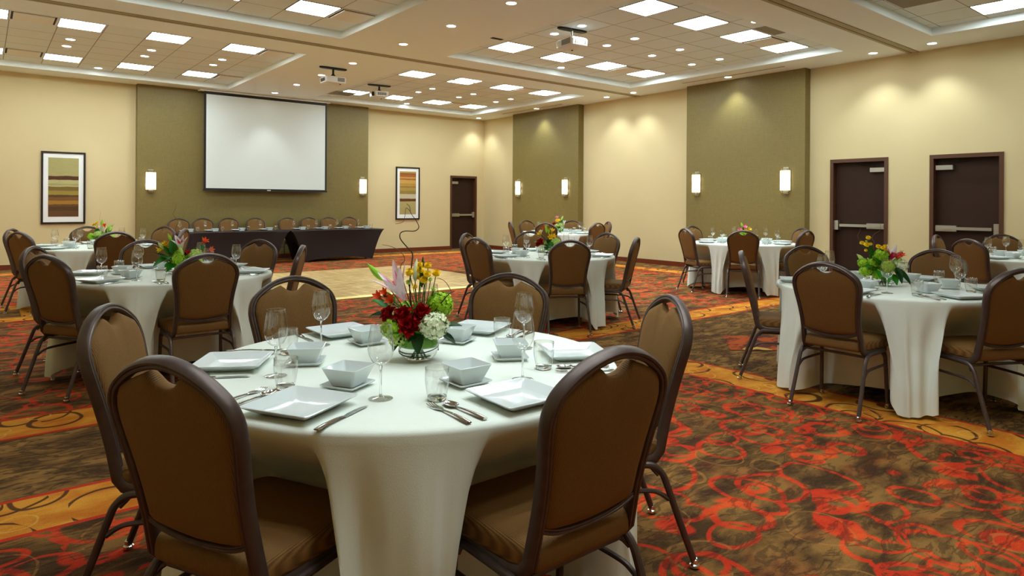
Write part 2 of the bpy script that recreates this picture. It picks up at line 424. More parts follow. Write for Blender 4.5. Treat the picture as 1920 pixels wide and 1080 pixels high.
# ------------------------------------------------------------------ ceiling fittings
def make_troffer():
    e = empty('ceiling_light_panel'); h = .275
    f = MB()
    for a in (0, 1):
        for s in (-1, 1):
            if a: f.box(-h, s*h-.008 if s > 0 else -h-.0, -.006, h, s*h+.0 if s > 0 else -h+.008, .0)
            else: f.box(s*h-.008 if s > 0 else -h, -h+.008, -.006, s*h if s > 0 else -h+.008, h-.008, 0)
    f.build('frame', M['dark'], e, False)
    MB().box(-h+.008, -h+.008, -.0035, h-.008, h-.008, -.0005).build('lens', M['lens'], e, False)
    return e
trof = Proto(make_troffer)
def make_troffer2():
    e = empty('ceiling_light_panel'); h = .275
    f = MB()
    for s in (-1, 1):
        f.box(-h, min(s*h, s*(h-.008)), -.006, h, max(s*h, s*(h-.008)), 0); f.box(min(s*h, s*(h-.008)), -h+.008, -.006, max(s*h, s*(h-.008)), h-.008, 0)
    f.build('frame', M['dark'], e, False)
    MB().box(-h+.008, -.035, -.008, h-.008, .035, -.0005).build('basket', M['perf'], e, False)
    for s in (-1, 1): MB().box(-h+.008, min(s*.035, s*(h-.008)), -.0035, h-.008, max(s*.035, s*(h-.008)), -.0005).build('lens', M['lens'], e, False)
    return e
trof2 = Proto(make_troffer2)
def make_down():
    e = empty('recessed_downlight')
    MB().lathe([(.062, -.001), (.064, -.007), (.078, -.006), (.08, -.0005)], 28).build('trim_ring', M['trimring'], e)
    MB().lathe([(.0615, -.003), (.04, -.0045), (.001, -.005)], 28, cap1=True).build('lamp', M['down'], e)
    return e
down = Proto(make_down)
def spot(loc, watts, ang=80, blend=.7, col=(.84,.97,1.), size=.05, aim=None):
    l = bpy.data.lights.new('downlight_beam', 'SPOT'); l.energy = watts; l.spot_size = R(ang); l.spot_blend = blend; l.color = col; l.shadow_soft_size = size
    o = bpy.data.objects.new('downlight_beam', l); C.objects.link(o); o.location = loc
    if aim: o.rotation_euler = (Vector(aim)-Vector(loc)).to_track_quat('-Z', 'Y').to_euler()
    return o
ORD = ('first', 'second', 'third', 'fourth', 'fifth', 'sixth', 'seventh', 'eighth')
XR = (-4.84, -3.70, -2.58, -1.46); XLF = (-11.6+.05, -10.44, -9.3, -8.17)
ROWS = {'s1n': -4.33, 's1f': -1.49, 's2n': -10.15, 's2f': -7.3, 's3f': -13.07, 's3n': -15.93}
def tz(x, y): return (x, y, TZ - .0005)
WHERE = {'s1R': 'tray beside the far corner', 's1L': 'left tray along the screen wall', 's2R': 'big middle tray before the olive panel', 's2L': 'middle tray cut off by the top edge', 's3R': 'tray above the exit doors', 's3L': 'added unseen over the nearest table'}
half = {('s1Rn', 1), ('s1Rf', 1), ('s1Lf', 2)}
for key, xs_, rows in (('s1R', XR, ('s1n', 's1f')), ('s1L', XLF, ('s1n', 's1f')), ('s2R', XR, ('s2n', 's2f')), ('s2L', XLF, ('s2f',)), ('s3R', XR[2:], ('s3f',)), ('s3L', XLF[1:], ('s3f',)), ('s3L', XLF[2:3], ('s3n',))):  # s3L panels are out of view, added to brighten the nearest table
    for rw in rows:
        for i, x in enumerate(xs_):
            if key == 's1L' and i == 0: x = -11.56
            P = trof2 if (key + rw[-1], i) in half else trof
            row = 'near row' if rw[-1] == 'n' else 'far row'
            P.put(tz(x, ROWS[rw]), 0, '%s square light panel from left in %s, %s' % (ORD[i], row, WHERE[key]), 'ceiling light', 'square ceiling light panels')
# downlights in the trays (pairs between the light rows) and along the soffits
n = 0
for key, xs_, ys_ in (('s1R', XR, (-3.13, -2.53)), ('s1L', XLF, (-3.24, -2.65)), ('s2R', XR, (-8.98, -8.4)), ('s3L', XLF[1:], (-14.9, -14.3))):  # s3L downlights are unseen extras that light the nearest table top
    for i, x in enumerate(xs_):
        for j, y in enumerate(ys_):
            if key == 's1R' and i == 0: continue
            down.put(tz(x-.04, y), 0, '%s round downlight from left, %s pair line, %s' % (ORD[i], ('nearer', 'farther')[j], WHERE[key]), 'downlight', 'round ceiling downlights')
            spot((x-.04, y, TZ-.03), 40 if key == 's3L' else 62)  # weaker beams for the added s3L downlights
for x, y, lb in ((-3.12, -6.66, 'single round downlight near far edge of the big middle tray'), (-3.19, -10.69, 'single round downlight beside the grey return grille'), (-3.06, -.8, 'single round downlight by the fascia above the back door'), (-9.83, -.9, 'single round downlight by the fascia left of the screen wall panel')):
    down.put(tz(x, y), 0, lb, 'downlight', 'round ceiling downlights'); spot((x, y, TZ-.03), 36)
cs = lambda x, y: (x, y, CZ-.0005)
for i, y in enumerate((-9.45, -8.11, -6.76, -4.96, -3.56, -2.23, -.89)):
    down.put(cs(-6.55+.03*i*.5, y), 0, '%s round downlight counted from nearest along the soffit between the trays' % ORD[i], 'downlight', 'downlights in the centre soffit')
    spot((-6.5, y, CZ-.03), 36)
for i, (y, wh) in enumerate(((-11.94, 'past the right partition track'), (-11.1, 'before the right partition track'), (-8.47, 'above the wide olive panel'), (-6.12, 'nearer side of the far partition track'), (-5.33, 'farther side of the far partition track'), (-2.89, 'above the narrow olive panel'), (-.36, 'in the far corner'))):
    down.put(cs(-.46, y), 0, 'round downlight washing the right wall, %s' % wh, 'downlight', 'downlights along the right wall')
    spot((-.44, y, CZ-.03), 50, 100, .8, aim=(-.36, y, 0))

def make_diffuser():
    e = empty('air_diffuser'); h = .27
    f = MB()
    for s in (-1, 1):
        f.box(-h, min(s*h, s*(h-.012)), -.008, h, max(s*h, s*(h-.012)), 0); f.box(min(s*h, s*(h-.012)), -h+.012, -.008, max(s*h, s*(h-.012)), h-.012, 0)
    f.build('frame', M['vent'], e, False)
    MB().box(-h+.012, -h+.012, -.002, h-.012, h-.012, -.0005).build('opening', M['dark'], e, False)
    MB().box(-h+.04, -h+.04, -.016, h-.04, h-.04, -.006).build('face_panel', M['vent'], e, False)
    return e
dif = Proto(make_diffuser)
for x, y, lb in ((XLF[3]+PX, -4.33, 'square air diffuser at right end of near row, left tray'), (XLF[3]+PX, -1.49, 'square air diffuser at right end of far row, left tray'),
    (XLF[1]-PX, -4.36, 'square air diffuser left of the near light row, left tray'), (XLF[1]-PX, -1.6, 'square air diffuser left of the far light row, left tray'),
    (XLF[3]+PX, -7.3, 'square air diffuser beside the topmost light panel above the screen'), (XR[3]-PX, -4.33, 'square air diffuser between near row light panels by the far corner'),
    (XR[3]-PX, -1.49, 'square air diffuser between far row light panels by the far corner'), (XR[3]-PX, -7.3, 'square air diffuser between light panels, far row of big tray'),
    (XR[3]-PX, -10.15, 'square air diffuser between light panels, near row of big tray')):
    dif.put(tz(x, y), 0, lb, 'air vent', 'square ceiling air diffusers')
def make_return():
    e = empty('return_grille'); h = .275
    MB().box(-h, -h, -.004, h, h, -.0005).build('grille_face', M['perf'], e, False)
    f = MB()
    for s in (-1, 1): f.box(-h, min(s*h, s*(h-.014)), -.008, h, max(s*h, s*(h-.014)), -.004)
    f.build('frame', M['vent'], e, False); return e
rg_ = Proto(make_return)
for x, y, lb in ((XR[3]-2*PX, -10.72, 'grey perforated return grille next to the near row of the big tray'), (-5.0, -1.2, 'grey perforated return grille behind the first ceiling projector'), (-2.58, -12.5, 'grey perforated return grille at the top right tray corner')):
    rg_.put(tz(x, y), 0, lb, 'air vent', 'grey return grilles')
for k, (x, y0, y1, lb) in enumerate(((-.57, -9.66, -7.5, 'long thin slot diffuser in the soffit over the wide olive panel'), (-.5, -3.87, -1.5, 'long thin slot diffuser in the soffit over the narrow olive panel'))):
    e = empty('slot_diffuser', cs(x, (y0+y1)/2)); L = (y1-y0)/2
    MB().box(-.055, -L, -.006, -.02, L, 0).box(.02, -L, -.006, .055, L, 0).build('frame', M['vent'], e, False)
    MB().box(-.02, -L, -.003, .02, L, -.0005).build('slot', M['dark'], e, False)
    tag(e, lb, 'air vent')
tag(MB().box(-.1, -.035, -.004, .1, .035, 0).build('vent_slot', M['dark'], loc=cs(-5.62, -7.95)), 'small dark slot in the soffit beside the big middle tray', 'vent')

# projectors ----------------------------------------------------------------
def projector(loc, rz, label, drop, lens_side=True,  plate_rz=0., plate_mat='black'):
    """local: lens faces +y, hangs from z=0 down"""
    e = empty('ceiling_projector', loc, rz)
    pl = MB(); n = 14; out = [(.26*math.copysign(abs(math.cos(2*PI*i/n))**.4, math.cos(2*PI*i/n)), .055*math.copysign(abs(math.sin(2*PI*i/n))**.6, math.sin(2*PI*i/n))) for i in range(n)]
    ca, sa = math.cos(plate_rz), math.sin(plate_rz)
    ring = lambda z, k: [((x*ca-y*sa)*k, (x*sa+y*ca)*k, z) for x, y in out]
    pl.rings([ring(-.001, 1), ring(-.018, 1), ring(-.026, .93)], True, True).build('mount_plate', M[plate_mat], e)
    MB().lathe([(.019, -.02), (.019, -drop+.05), (.03, -drop+.045), (.055, -drop+.0), ], 16, cap0=True, cap1=True).build('mount_pole', M['black' if plate_mat == 'black' else 'steel'], e)
    b = MB(); z1, z0 = -drop, -drop-.125
    def rr(w, d, z, r=.03, sk=0):
        p = []
        for cx, cy, a0 in ((w-r, d-r, 0), (-w+r, d-r, 90), (-w+r, -d+r, 180), (w-r, -d+r, 270)):
            for q in range(5): a = R(a0+q*22.5); p.append((cx+r*math.cos(a), cy+r*math.sin(a), z))
        return p
    b.rings([rr(.175, .135, z0), rr(.19, .15, z0+.012), rr(.195, .155, z1-.03), rr(.18, .14, z1-.004), rr(.16, .12, z1)], True, True)
    b.build('projector_body', M['white_plastic'], e)
    if lens_side: MB().lathe([(.045, 0), (.05, .03), (.042, .034), (.036, .02), (.001, .018)], 20).build('lens', M['black'], e).matrix_local = Matrix.Translation((-.09, .15, (z0+z1)/2)) @ Matrix.Rotation(-PI/2, 4, 'X')
    g = MB()
    for k in range(7): g.box(-.198, -.09+k*.028, z0+.03, -.194, -.09+k*.028+.016, z1-.035)
    g.build('side_grille', M['grille'], e, False)
    g = MB()
    for k in range(4): g.box(.02, -.158, z0+.035+k*.017, .15, -.1545, z0+.035+k*.017+.009)
    g.build('rear_grille', M['grille'], e, False)
    if not lens_side:
        g = MB()
        for k in range(5): g.box(-.15, .1545, z0+.03+k*.016, .05, .158, z0+.03+k*.016+.008)
        g.build('end_grille', M['grille'], e, False)
    MB().lathe([(.012, z0-.012), (.014, z0+.001)], 10, c=(.1, -.08, 0), cap0=True).build('foot', M['black'], e)
    return tag(e, label, 'projector', 'ceiling projectors')
projector((-6.6, -4.35, CZ-.0005), 0, 'white projector on black mount plate under the centre soffit, before the screen', .17)
projector((-4.85, -2.75, TZ-.0005), PI/2-.15, 'small white projector hanging beside the far right light panels, lens toward left', .15, plate_rz=-PI/2, plate_mat='black')
projector((-4.85, -8.75, TZ-.0005), PI/2-.1, 'white projector with grilled end in the big middle tray', .15, False, plate_rz=-PI/2, plate_mat='dsteel')

# projection screen -------------------------------------------------------
sx0, sx1, sz0 = -7.805, -5.015, 1.56; sy = -.36
e = empty('projection_screen', ((sx0+sx1)/2, sy, sz0)); hw = (sx1-sx0)/2; H_ = 3.752 - sz0
MB().box(-hw-.1, -.07, H_-.03, hw+.06, .1, H_).build('mounting_housing', M['ceil'], e, False)
MB().box(-hw, -.004, .03, hw, .004, H_-.03).build('border', M['black'], e, False)
MB().box(-hw+.045, -.006, .055, hw-.045, -.0045, H_-.09).build('screen_surface', M['screen'], e, False)
MB().box(-hw-.01, -.018, 0, hw+.01, .018, .034).build('bottom_bar', M['black'], e, False)
MB().box(-.04, -.026, .012, .04, -.018, .034).build('pull_handle', M['white_plastic'], e, False)
tag(e, 'large white projection screen with black border lowered before the olive wall panel', 'screen')

# framed pictures -----------------------------------------------------------
SL = [(0, (92,60,34)), (.1, (74,48,30)), (.17, (96,66,34)), (.21, (170,122,44)), (.27, (122,82,40)), (.33, (84,58,38)), (.37, (160,140,60)), (.44, (120,100,48)), (.51, (196,190,130)), (.53, (172,164,110)), (.56, (190,186,130)), (.625, (70,28,22)), (.69, (176,170,112))]
SR = [(0, (178,166,108)), (.16, (182,170,112)), (.3, (88,46,24)), (.365, (206,196,166)), (.47, (150,128,60)), (.55, (176,148,76)), (.63, (112,78,36)), (.645, (190,146,70)), (.72, (210,166,84)), (.8, (164,100,48)), (.83, (204,150,80)), (.87, (170,96,48)), (.93, (150,82,44)), (.96, (186,160,90))]
for cx, lb, st in ((-10.3, 'framed abstract of earth-toned stripes left of the olive screen panel', SL), (-2.565, 'framed abstract of striped bands between the olive panel and back door', SR)):
    e = empty('framed_picture', (cx, -.002, .865)); w, h = .365, 1.42
    f = MB(); fw = .035
    for s in (-1, 1): f.box(min(s*w, s*(w-fw)), -.035, 0, max(s*w, s*(w-fw)), 0, h)
    f.box(-w+fw, -.035, 0, w-fw, 0, fw).box(-w+fw, -.035, h-fw, w-fw, 0, h); f.build('frame', M['aframe'], e, False)
    MB().box(-w+fw, -.02, fw, w-fw, -.005, h-fw).build('mat_board', M['mat'], e, False)
    MB().box(-.25, -.022, .14, .25, -.0205, h-.12).build('print', art_mat('striped_print', st, .14, h-.12), e, False)
    tag(e, lb, 'picture', 'framed striped pictures')

# wall sconces --------------------------------------------------------------
def make_sconce():
    """local: wall face is y=0, room is -y; z=0 is the bottom"""
    e = empty('wall_sconce'); h = .49
    MB().box(-.05, -.014, 0, .05, 0, h).build('back_plate', M['steel'], e, False)
    n = 16; rs = []
    for z in (.062, .428):
        rs.append([(.1*math.sin(a)*1.0, -.03-.065*math.cos(a), z) for a in [R(-88+176*i/n) for i in range(n+1)]])
    MB().rings(rs, loop=False).build('glass_shade', M['sconce'], e)
    b = MB()
    for s in (-1, 1): b.box(s*.1-.006, -.036, .05, s*.1+.006, -.02, .44).box(min(s*.05, s*.1), -.03, .235, max(s*.05, s*.1), -.012, .25)
    b.build('side_bars', M['dsteel'], e, False)
    b = MB()
    for z in (.03, .45):
        b.box(-.06, -.08, z-.006, .06, -.012, z+.006)
        b.box(-.06, -.08, min(z, .06 if z < .2 else .43), -.05, -.07, max(z, .06 if z < .2 else .43)).box(.05, -.08, min(z, .06 if z < .2 else .43), .06, -.07, max(z, .06 if z < .2 else .43))
    b.build('bracket', M['chrome'], e, False)
    for z in (.155, .335): MB().lathe([(.001, -.028), (.014, -.02), (.018, 0), (.014, .02), (.001, .028)], 12, (0, -.045, z)).build('bulb', M['bulb'], e)
    return e
sc = Proto(make_sconce)
for p, rz, lb in (((-8.8, -PT-.001, 1.5), 0, 'glowing wall sconce left of the projection screen'), ((-3.98, -PT-.001, 1.485), 0, 'glowing wall sconce right of the projection screen'),
    ((-PT-.001, -1.86, 1.49), -PI/2, 'glowing wall sconce on the farther side of the narrow olive panel'), ((-PT-.001, -3.71, 1.49), -PI/2, 'glowing wall sconce on the nearer side of the narrow olive panel'),
    ((-PT-.001, -7.59, 1.5), -PI/2, 'glowing wall sconce on the farther side of the wide olive panel'), ((-PT-.001, -9.5, 1.52), -PI/2, 'glowing wall sconce on the nearer side of the wide olive panel')):
    sc.put(p, rz, lb, 'wall lamp', 'glass wall sconces')

# dance floor ---------------------------------------------------------------
dx0, dx1, dy0, dy1 = -8.4, -4.63, -7.3, -3.66
e = empty('dance_floor', ((dx0+dx1)/2, (dy0+dy1)/2, FZ)); a, c = (dx1-dx0)/2, (dy1-dy0)/2
MB().box(-a+.06, -c+.06, 0, a-.06, c-.06, .02).build('parquet_panel', M['parquet'], e, False)
for q in (-1, 1):
    MB().add([(-a, q*c, .001), (a, q*c, .001), (a-.06, q*(c-.06), .02), (-a+.06, q*(c-.06), .02), (-a, q*c, 0), (a, q*c, 0)], [(0,1,2,3), (4,5,1,0)]).build('edge_trim', M['gold_trim'], e, False)
    MB().add([(q*a, -c, .001), (q*a, c, .001), (q*(a-.06), c-.06, .02), (q*(a-.06), -c+.06, .02), (q*a, -c, 0), (q*a, c, 0)], [(0,1,2,3), (4,5,1,0)]).build('edge_trim', M['gold_trim'], e, False)
tag(e, 'square parquet dance floor with pale edge trim laid on the carpet', 'dance floor')
# ------------------------------------------------------------------ banquet chair (local: faces +y, origin on the floor under the seat)
LEAN = .24
def bp(x, z, n=0.):
    """point of the back plane at height z, n = distance in front of it"""
    y = -.185 - LEAN*(z-.45); k = 1/math.hypot(1, LEAN)
    return Vector((x, y + n*k, z + n*LEAN*k))
OUT = [(.178,.45),(.178,.52),(.18,.6),(.188,.68),(.199,.75),(.2045,.79),(.2045,.82),(.196,.852),(.176,.88),(.128,.915),(.07,.94),(0,.951)]
def make_chair():
    e = empty('banquet_chair')
    # seat cushion
    def outl(k, z, dy=0.):
        p = []
        for (x, y, r, a0) in ((.215,.22,.05,0), (-.215,.22,.05,90), (-.19,-.2,.035,180), (.19,-.2,.035,270)):
            cx = x - math.copysign(r, x); cy = y - math.copysign(r, y)
            for q in range(6): a = R(a0+q*18); p.append(((cx+r*math.cos(a))*k, .01+(cy+r*math.sin(a)-.01)*k, z))
        return p
    MB().rings([outl(.93,.402), outl(.985,.406), outl(1,.418), outl(1,.442), outl(.985,.457), outl(.95,.466), outl(.85,.472), outl(.6,.477), outl(.2,.479)], True, True).build('seat', M['fabric'], e, ang=60)
    # padded back with its hand hole notch at the top
    ins = .0125; pts = [(x-ins, z) for x, z in OUT[2:-3]]
    loop = [(0, .499), (.07, .503), (.13, .511), (.155, .517), (.1655, .53)] + pts + [(.118, .9005), (.088, .912), (.062, .9225)]
    half = loop + [(.05, .914), (.034, .9), (.018, .8935), (0, .891)]
    full = half + [(-x, z) for x, z in half[-2:0:-1]]
    full = [(p.x, p.y) for p in [Vector((x, z, 0)) for x, z in full]]
    cz = .71; rs = []
    prof = [(1,0,.012),(.985,0,.018),(.95,0,.024),(.86,0,.029),(.65,0,.033),(.3,0,.035),(.02,0,.0355)]
    fr = [[bp(x*f, cz+(z-cz)*f, h) for x, z in full] for f, _, h in prof]
    bk = [[bp(x*f, cz+(z-cz)*f, -h*.62) for x, z in full] for f, _, h in prof]
    MB().rings(bk[::-1] + fr, True, True).build('backrest', M['fabric'], e, ang=70)
    # grooved tube that runs from under the seat up the back and over the crown
    P = [(-.02,-.012),(-.0085,-.0185),(-.003,-.0185),(0,-.0155),(.003,-.0185),(.0085,-.0185),(.0128,-.012),(.0128,.012),(.0085,.0185),(.003,.0185),(0,.0155),(-.003,.0185),(-.0085,.0185),(-.0128,.012)]
    P[0] = (-.0128, -.012)
    left = [Vector((-.19,.15,.388)), Vector((-.19,.02,.388)), Vector((-.19,-.08,.388)), Vector((-.189,-.125,.39)), Vector((-.186,-.16,.401)), Vector((-.182,-.182,.425)), bp(-.178,.46)]
    arc = smooth([bp(-x, z) for x, z in OUT[1:]] + [bp(x, z) for x, z in OUT[-2:0:-1]], 4)
    path = left[:-1] + arc + [Vector((-p.x, p.y, p.z)) for p in left[:-1][::-1]]
    fm = MB().tube(path, prof=P, side=(-1,0,0)).build('back_frame', M['frame'], e, ang=40)
    lo = smooth([bp(-.176,.522,.0), bp(-.12,.499), bp(-.06,.489), bp(0,.486), bp(.06,.489), bp(.12,.499), bp(.176,.522)], 3)
    MB().tube(lo, prof=[(a*.75, b*.85) for a, b in P], side=(0,0,1)).build('lower_rail', M['frame'], e, ang=40)
    # four legs, each with its half of the side rail and a glide
    for s in (-1, 1):
        rear = smooth([(s*.205,-.02,.384), (s*.205,-.1,.384), (s*.205,-.15,.378), (s*.206,-.182,.35), (s*.207,-.2,.31), (s*.211,-.25,.17), (s*.215,-.305,.022)], 4)
        frnt = smooth([(s*.205,-.02,.384), (s*.205,.06,.384), (s*.205,.095,.377), (s*.206,.115,.345), (s*.207,.12,.3), (s*.211,.128,.15), (s*.215,.136,.022)], 4)
        for pth in (rear, frnt):
            lg = MB().tube(pth, .0125, 10, side=(1,0,0)).build('leg', M['frame'], e)
            x, y, z = pth[-1]
            MB().lathe([(.009,.03), (.0135,.026), (.0135,.012), (.019,.008), (.019,.0), (.001,0)], 12, (x, y, FZ+.0005), cap0=True).build('glide', M['chrome'], lg)
        MB().tube(smooth([(s*.2075,.121,.29), (s*.2075,0,.292), (s*.2075,-.13,.29), (s*.2075,-.175,.278), (s*.2085,-.208,.255)], 4), .0085, 8, side=(1,0,0)).build('stretcher', M['frame'], e)
    for y in (.1, -.15):
        MB().tube(smooth([(-.2065,y-.02*(y<0),.345), (-.19,y,.366), (-.15,y,.372), (.15,y,.372), (.19,y,.366), (.2065,y-.02*(y<0),.345)], 4), .009, 8, side=(0,0,1)).build('cross_rail', M['frame'], e)
    return e
chair = Proto(make_chair)

# ------------------------------------------------------------------ tableware
TH = .735                                                # top of the cloth
def rsq(h, z, r, n=5, hx=None):
    p = []; hx = hx or h; r = min(r, h*.98)
    for cx, cy, a0 in ((h-r, h-r, 0), (-h+r, h-r, 90), (-h+r, -h+r, 180), (h-r, -h+r, 270)):
        for q in range(n): a = R(a0+q*90/(n-1)); p.append((cx+r*math.cos(a), cy+r*math.sin(a), z))
    return p
def make_plate():
    return MB().rings([rsq(.078,.0,.012), rsq(.082,.002,.012), rsq(.115,.022,.012), rsq(.1175,.0255,.012), rsq(.1155,.027,.012), rsq(.111,.0245,.011), rsq(.084,.0075,.01), rsq(.08,.006,.01), rsq(.02,.006,.005)], True, True).build('dinner_plate', M['porcelain'], ang=30)
def make_saucer():
    return MB().rings([rsq(.048,0,.01), rsq(.05,.002,.01), rsq(.064,.011,.01), rsq(.0655,.0135,.01), rsq(.063,.014,.01), rsq(.052,.006,.008), rsq(.048,.0055,.008), rsq(.01,.0055,.003)], True, True).build('saucer', M['porcelain'], ang=30)
def make_bowl():
    return MB().rings([rsq(.037,0,.008), rsq(.04,.002,.009), rsq(.061,.055,.009), rsq(.0625,.0585,.009), rsq(.0605,.0595,.009), rsq(.058,.0555,.008), rsq(.038,.008,.008), rsq(.034,.006,.007), rsq(.008,.006,.003)], True, True).build('square_bowl', M['porcelain'], ang=30)
def make_wine():
    e = empty('wine_glass')
    MB().lathe([(.0035,.1), (.012,.103), (.026,.113), (.036,.132), (.0395,.15), (.0385,.17), (.034,.2), (.0305,.224), (.031,.2255), (.0298,.2255), (.0295,.2235)], 28).build('bowl', M['glass'], e, ang=60)
    MB().lathe([(.0052,.007), (.0036,.018), (.0032,.05), (.0034,.085), (.005,.098), (.0035,.1005), (.0002,.101)], 14, cap0=True).build('stem', M['sglass'], e, ang=60)
    MB().lathe([(.0005,0), (.036,0), (.0365,.0012), (.034,.002), (.018,.004), (.006,.007), (.0005,.0075)], 28).build('foot', M['glass'], e, ang=60)
    return e
def make_tumbler():
    e = empty('tumbler')
    MB().lathe([(.0295,.012), (.033,.03), (.0365,.055), (.037,.075), (.0365,.0965), (.0358,.0972), (.035,.0965), (.0352,.075)], 28).build('cup', M['glass'], e, ang=60)
    MB().lathe([(.001,.0), (.025,.0), (.0278,.002), (.0294,.011), (.026,.0105), (.001,.0095)], 28).build('base', M['sglass'], e, ang=50)
    return e
def cut_handle(b, y0, y1, w0, w1, z=.004):
    rs = []
    for k in range(9):
        t = k/8; y = y0+(y1-y0)*t; w = w0+(w1-w0)*t; w *= 1+.25*math.sin(PI*min(1, t*2.2))*(t < .45)
        hh = z + .006*math.sin(PI*t)*.5
        rs.append([(-w,y,hh), (-w*.6,y,hh+.0022), (w*.6,y,hh+.0022), (w,y,hh), (w*.6,y,hh-.0018), (-w*.6,y,hh-.0018)])
    b.rings(rs, True, True)
def make_fork():
    b = MB(); cut_handle(b, -.105, .03, .0085, .003)
    rs = []
    for y, w, z in ((.03,.003,.004), (.042,.008,.0045), (.052,.0118,.0035), (.062,.0125,.0028)):
        rs.append([(-w,y,z+.001), (w,y,z+.001), (w,y,z-.001), (-w,y,z-.001)])
    b.rings(rs, True, True)
    for k in range(4):
        x = -.0105+k*.007
        b.rings([[(x+sx*.0018*f, y, z+sz*.0009) for sx, sz in ((-1,1),(1,1),(1,-1),(-1,-1))] for y, z, f in ((.061,.0028,1), (.08,.002,1), (.095,.0035,.9), (.105,.006,.5))], True, True)
    return b.build('fork', M['silver'], ang=40)
def make_spoon():
    b = MB(); cut_handle(b, -.1, .035, .0085, .003)
    n = 14; rs = []
    for f, dz in ((1,0), (.96,-.0012), (.75,-.0042), (.4,-.0062), (.04,-.0068)):
        rs.append([(.019*f*math.cos(2*PI*i/n)*(1-.12*math.sin(2*PI*i/n)), .063+.031*f*math.sin(2*PI*i/n), .0085+dz) for i in range(n)])
    low = [[(x*1.0, y, z-.0012) for x, y, z in r] for r in rs]
    b.rings(low[::-1]+rs, True, True)
    return b.build('spoon', M['silver'], ang=50)
def make_knife():
    e = empty('table_knife')
    h = MB(); cut_handle(h, -.115, .0, .009, .0055); h.build('handle', M['silver'], e, ang=40)
    rs = []
    for y, a, c in ((0,-.004,.0055), (.008,-.006,.0065), (.03,-.0105,.0065), (.07,-.011,.006), (.095,-.008,.006), (.108,-.001,.0055), (.111,.0035,.005)):
        rs.append([(a,y,.0024), (c,y,.0036), (c,y,.0018), (a,y,.0018)])
    MB().rings(rs, True, True).build('blade', M['silver'], e, ang=30)
    return e
W = {k: Proto(f) for k, f in (('plate', make_plate), ('saucer', make_saucer), ('bowl', make_bowl), ('wine', make_wine), ('tumbler', make_tumbler), ('fork', make_fork), ('spoon', make_spoon), ('knife', make_knife))}
WORD = {'plate': ('square white dinner plate', 'plate', 'dinner plates'), 'saucer': ('small white saucer under bowl', 'saucer', 'saucers'), 'bowl': ('square white bowl on saucer', 'bowl', 'square bowls'),
    'wine': ('empty stemmed wine glass', 'glass', 'wine glasses'), 'tumbler': ('short clear tumbler', 'glass', 'tumblers'), 'fork': ('silver fork', 'fork', 'forks'), 'spoon': ('silver spoon beside fork', 'spoon', 'spoons'), 'knife': ('silver table knife', 'knife', 'knives')}
#         right of the guest, distance from the table centre, height, turn
SET = {'plate': (0, .625, 0, 0), 'saucer': (-.01, .375, 0, 0), 'bowl': (-.01, .375, .0062, 0), 'wine': (.16, .455, 0, 0), 'tumbler': (-.178, .467, 0, 0), 'fork': (-.232, .605, 0, 0), 'spoon': (-.183, .61, 0, 0), 'knife': (.158, .64, 0, 0)}
GONE = set()
for _t, _i, _s in (('T1','knife',(4, 5)), ('T1','spoon',(1,)), ('T2','bowl',(5,)), ('T2','fork',(1, 3)), ('T2','knife',(0, 4)), ('T2','plate',(4,)), ('T2','saucer',(0, 4, 5)), ('T2','spoon',(1,)), ('T2','tumbler',(1, 5)), ('T3','bowl',(0, 4, 5)), ('T3','plate',(4,)), ('T3','saucer',(0, 4, 5)), ('T3','tumbler',(1,)), ('T4','bowl',(0, 5)), ('T4','fork',(1, 2, 3)), ('T4','knife',(0, 1, 2, 4)), ('T4','plate',(4,)), ('T4','saucer',(0, 4, 5)), ('T4','spoon',(1, 3)), ('T4','tumbler',(1, 5)), ('T5','bowl',(1, 2, 3)), ('T5','saucer',(1, 2, 3, 5)), ('T5','tumbler',(1, 3)), ('T6','bowl',(0, 3)), ('T6','plate',(0, 3)), ('T6','saucer',(0, 3)), ('T6','tumbler',(3,)), ('T7','bowl',(2,)), ('T7','fork',(0, 2, 3)), ('T7','knife',(0, 1, 4)), ('T7','saucer',(2,)), ('T7','spoon',(0, 1, 2, 3)), ('T7','tumbler',(3,)), ('T8','bowl',(3, 4, 5)), ('T8','plate',(1, 3, 4, 5)), ('T8','saucer',(3, 4, 5)), ('T8','tumbler',(0, 3, 4, 5)), ('T8','wine',(3, 4, 5))): GONE |= {(_t, _q, _i) for _q in _s}      # (table, seat angle index, item) that the photograph shows nothing of
SEATS = ('far right', 'far left', 'left', 'near left', 'near right', 'right')

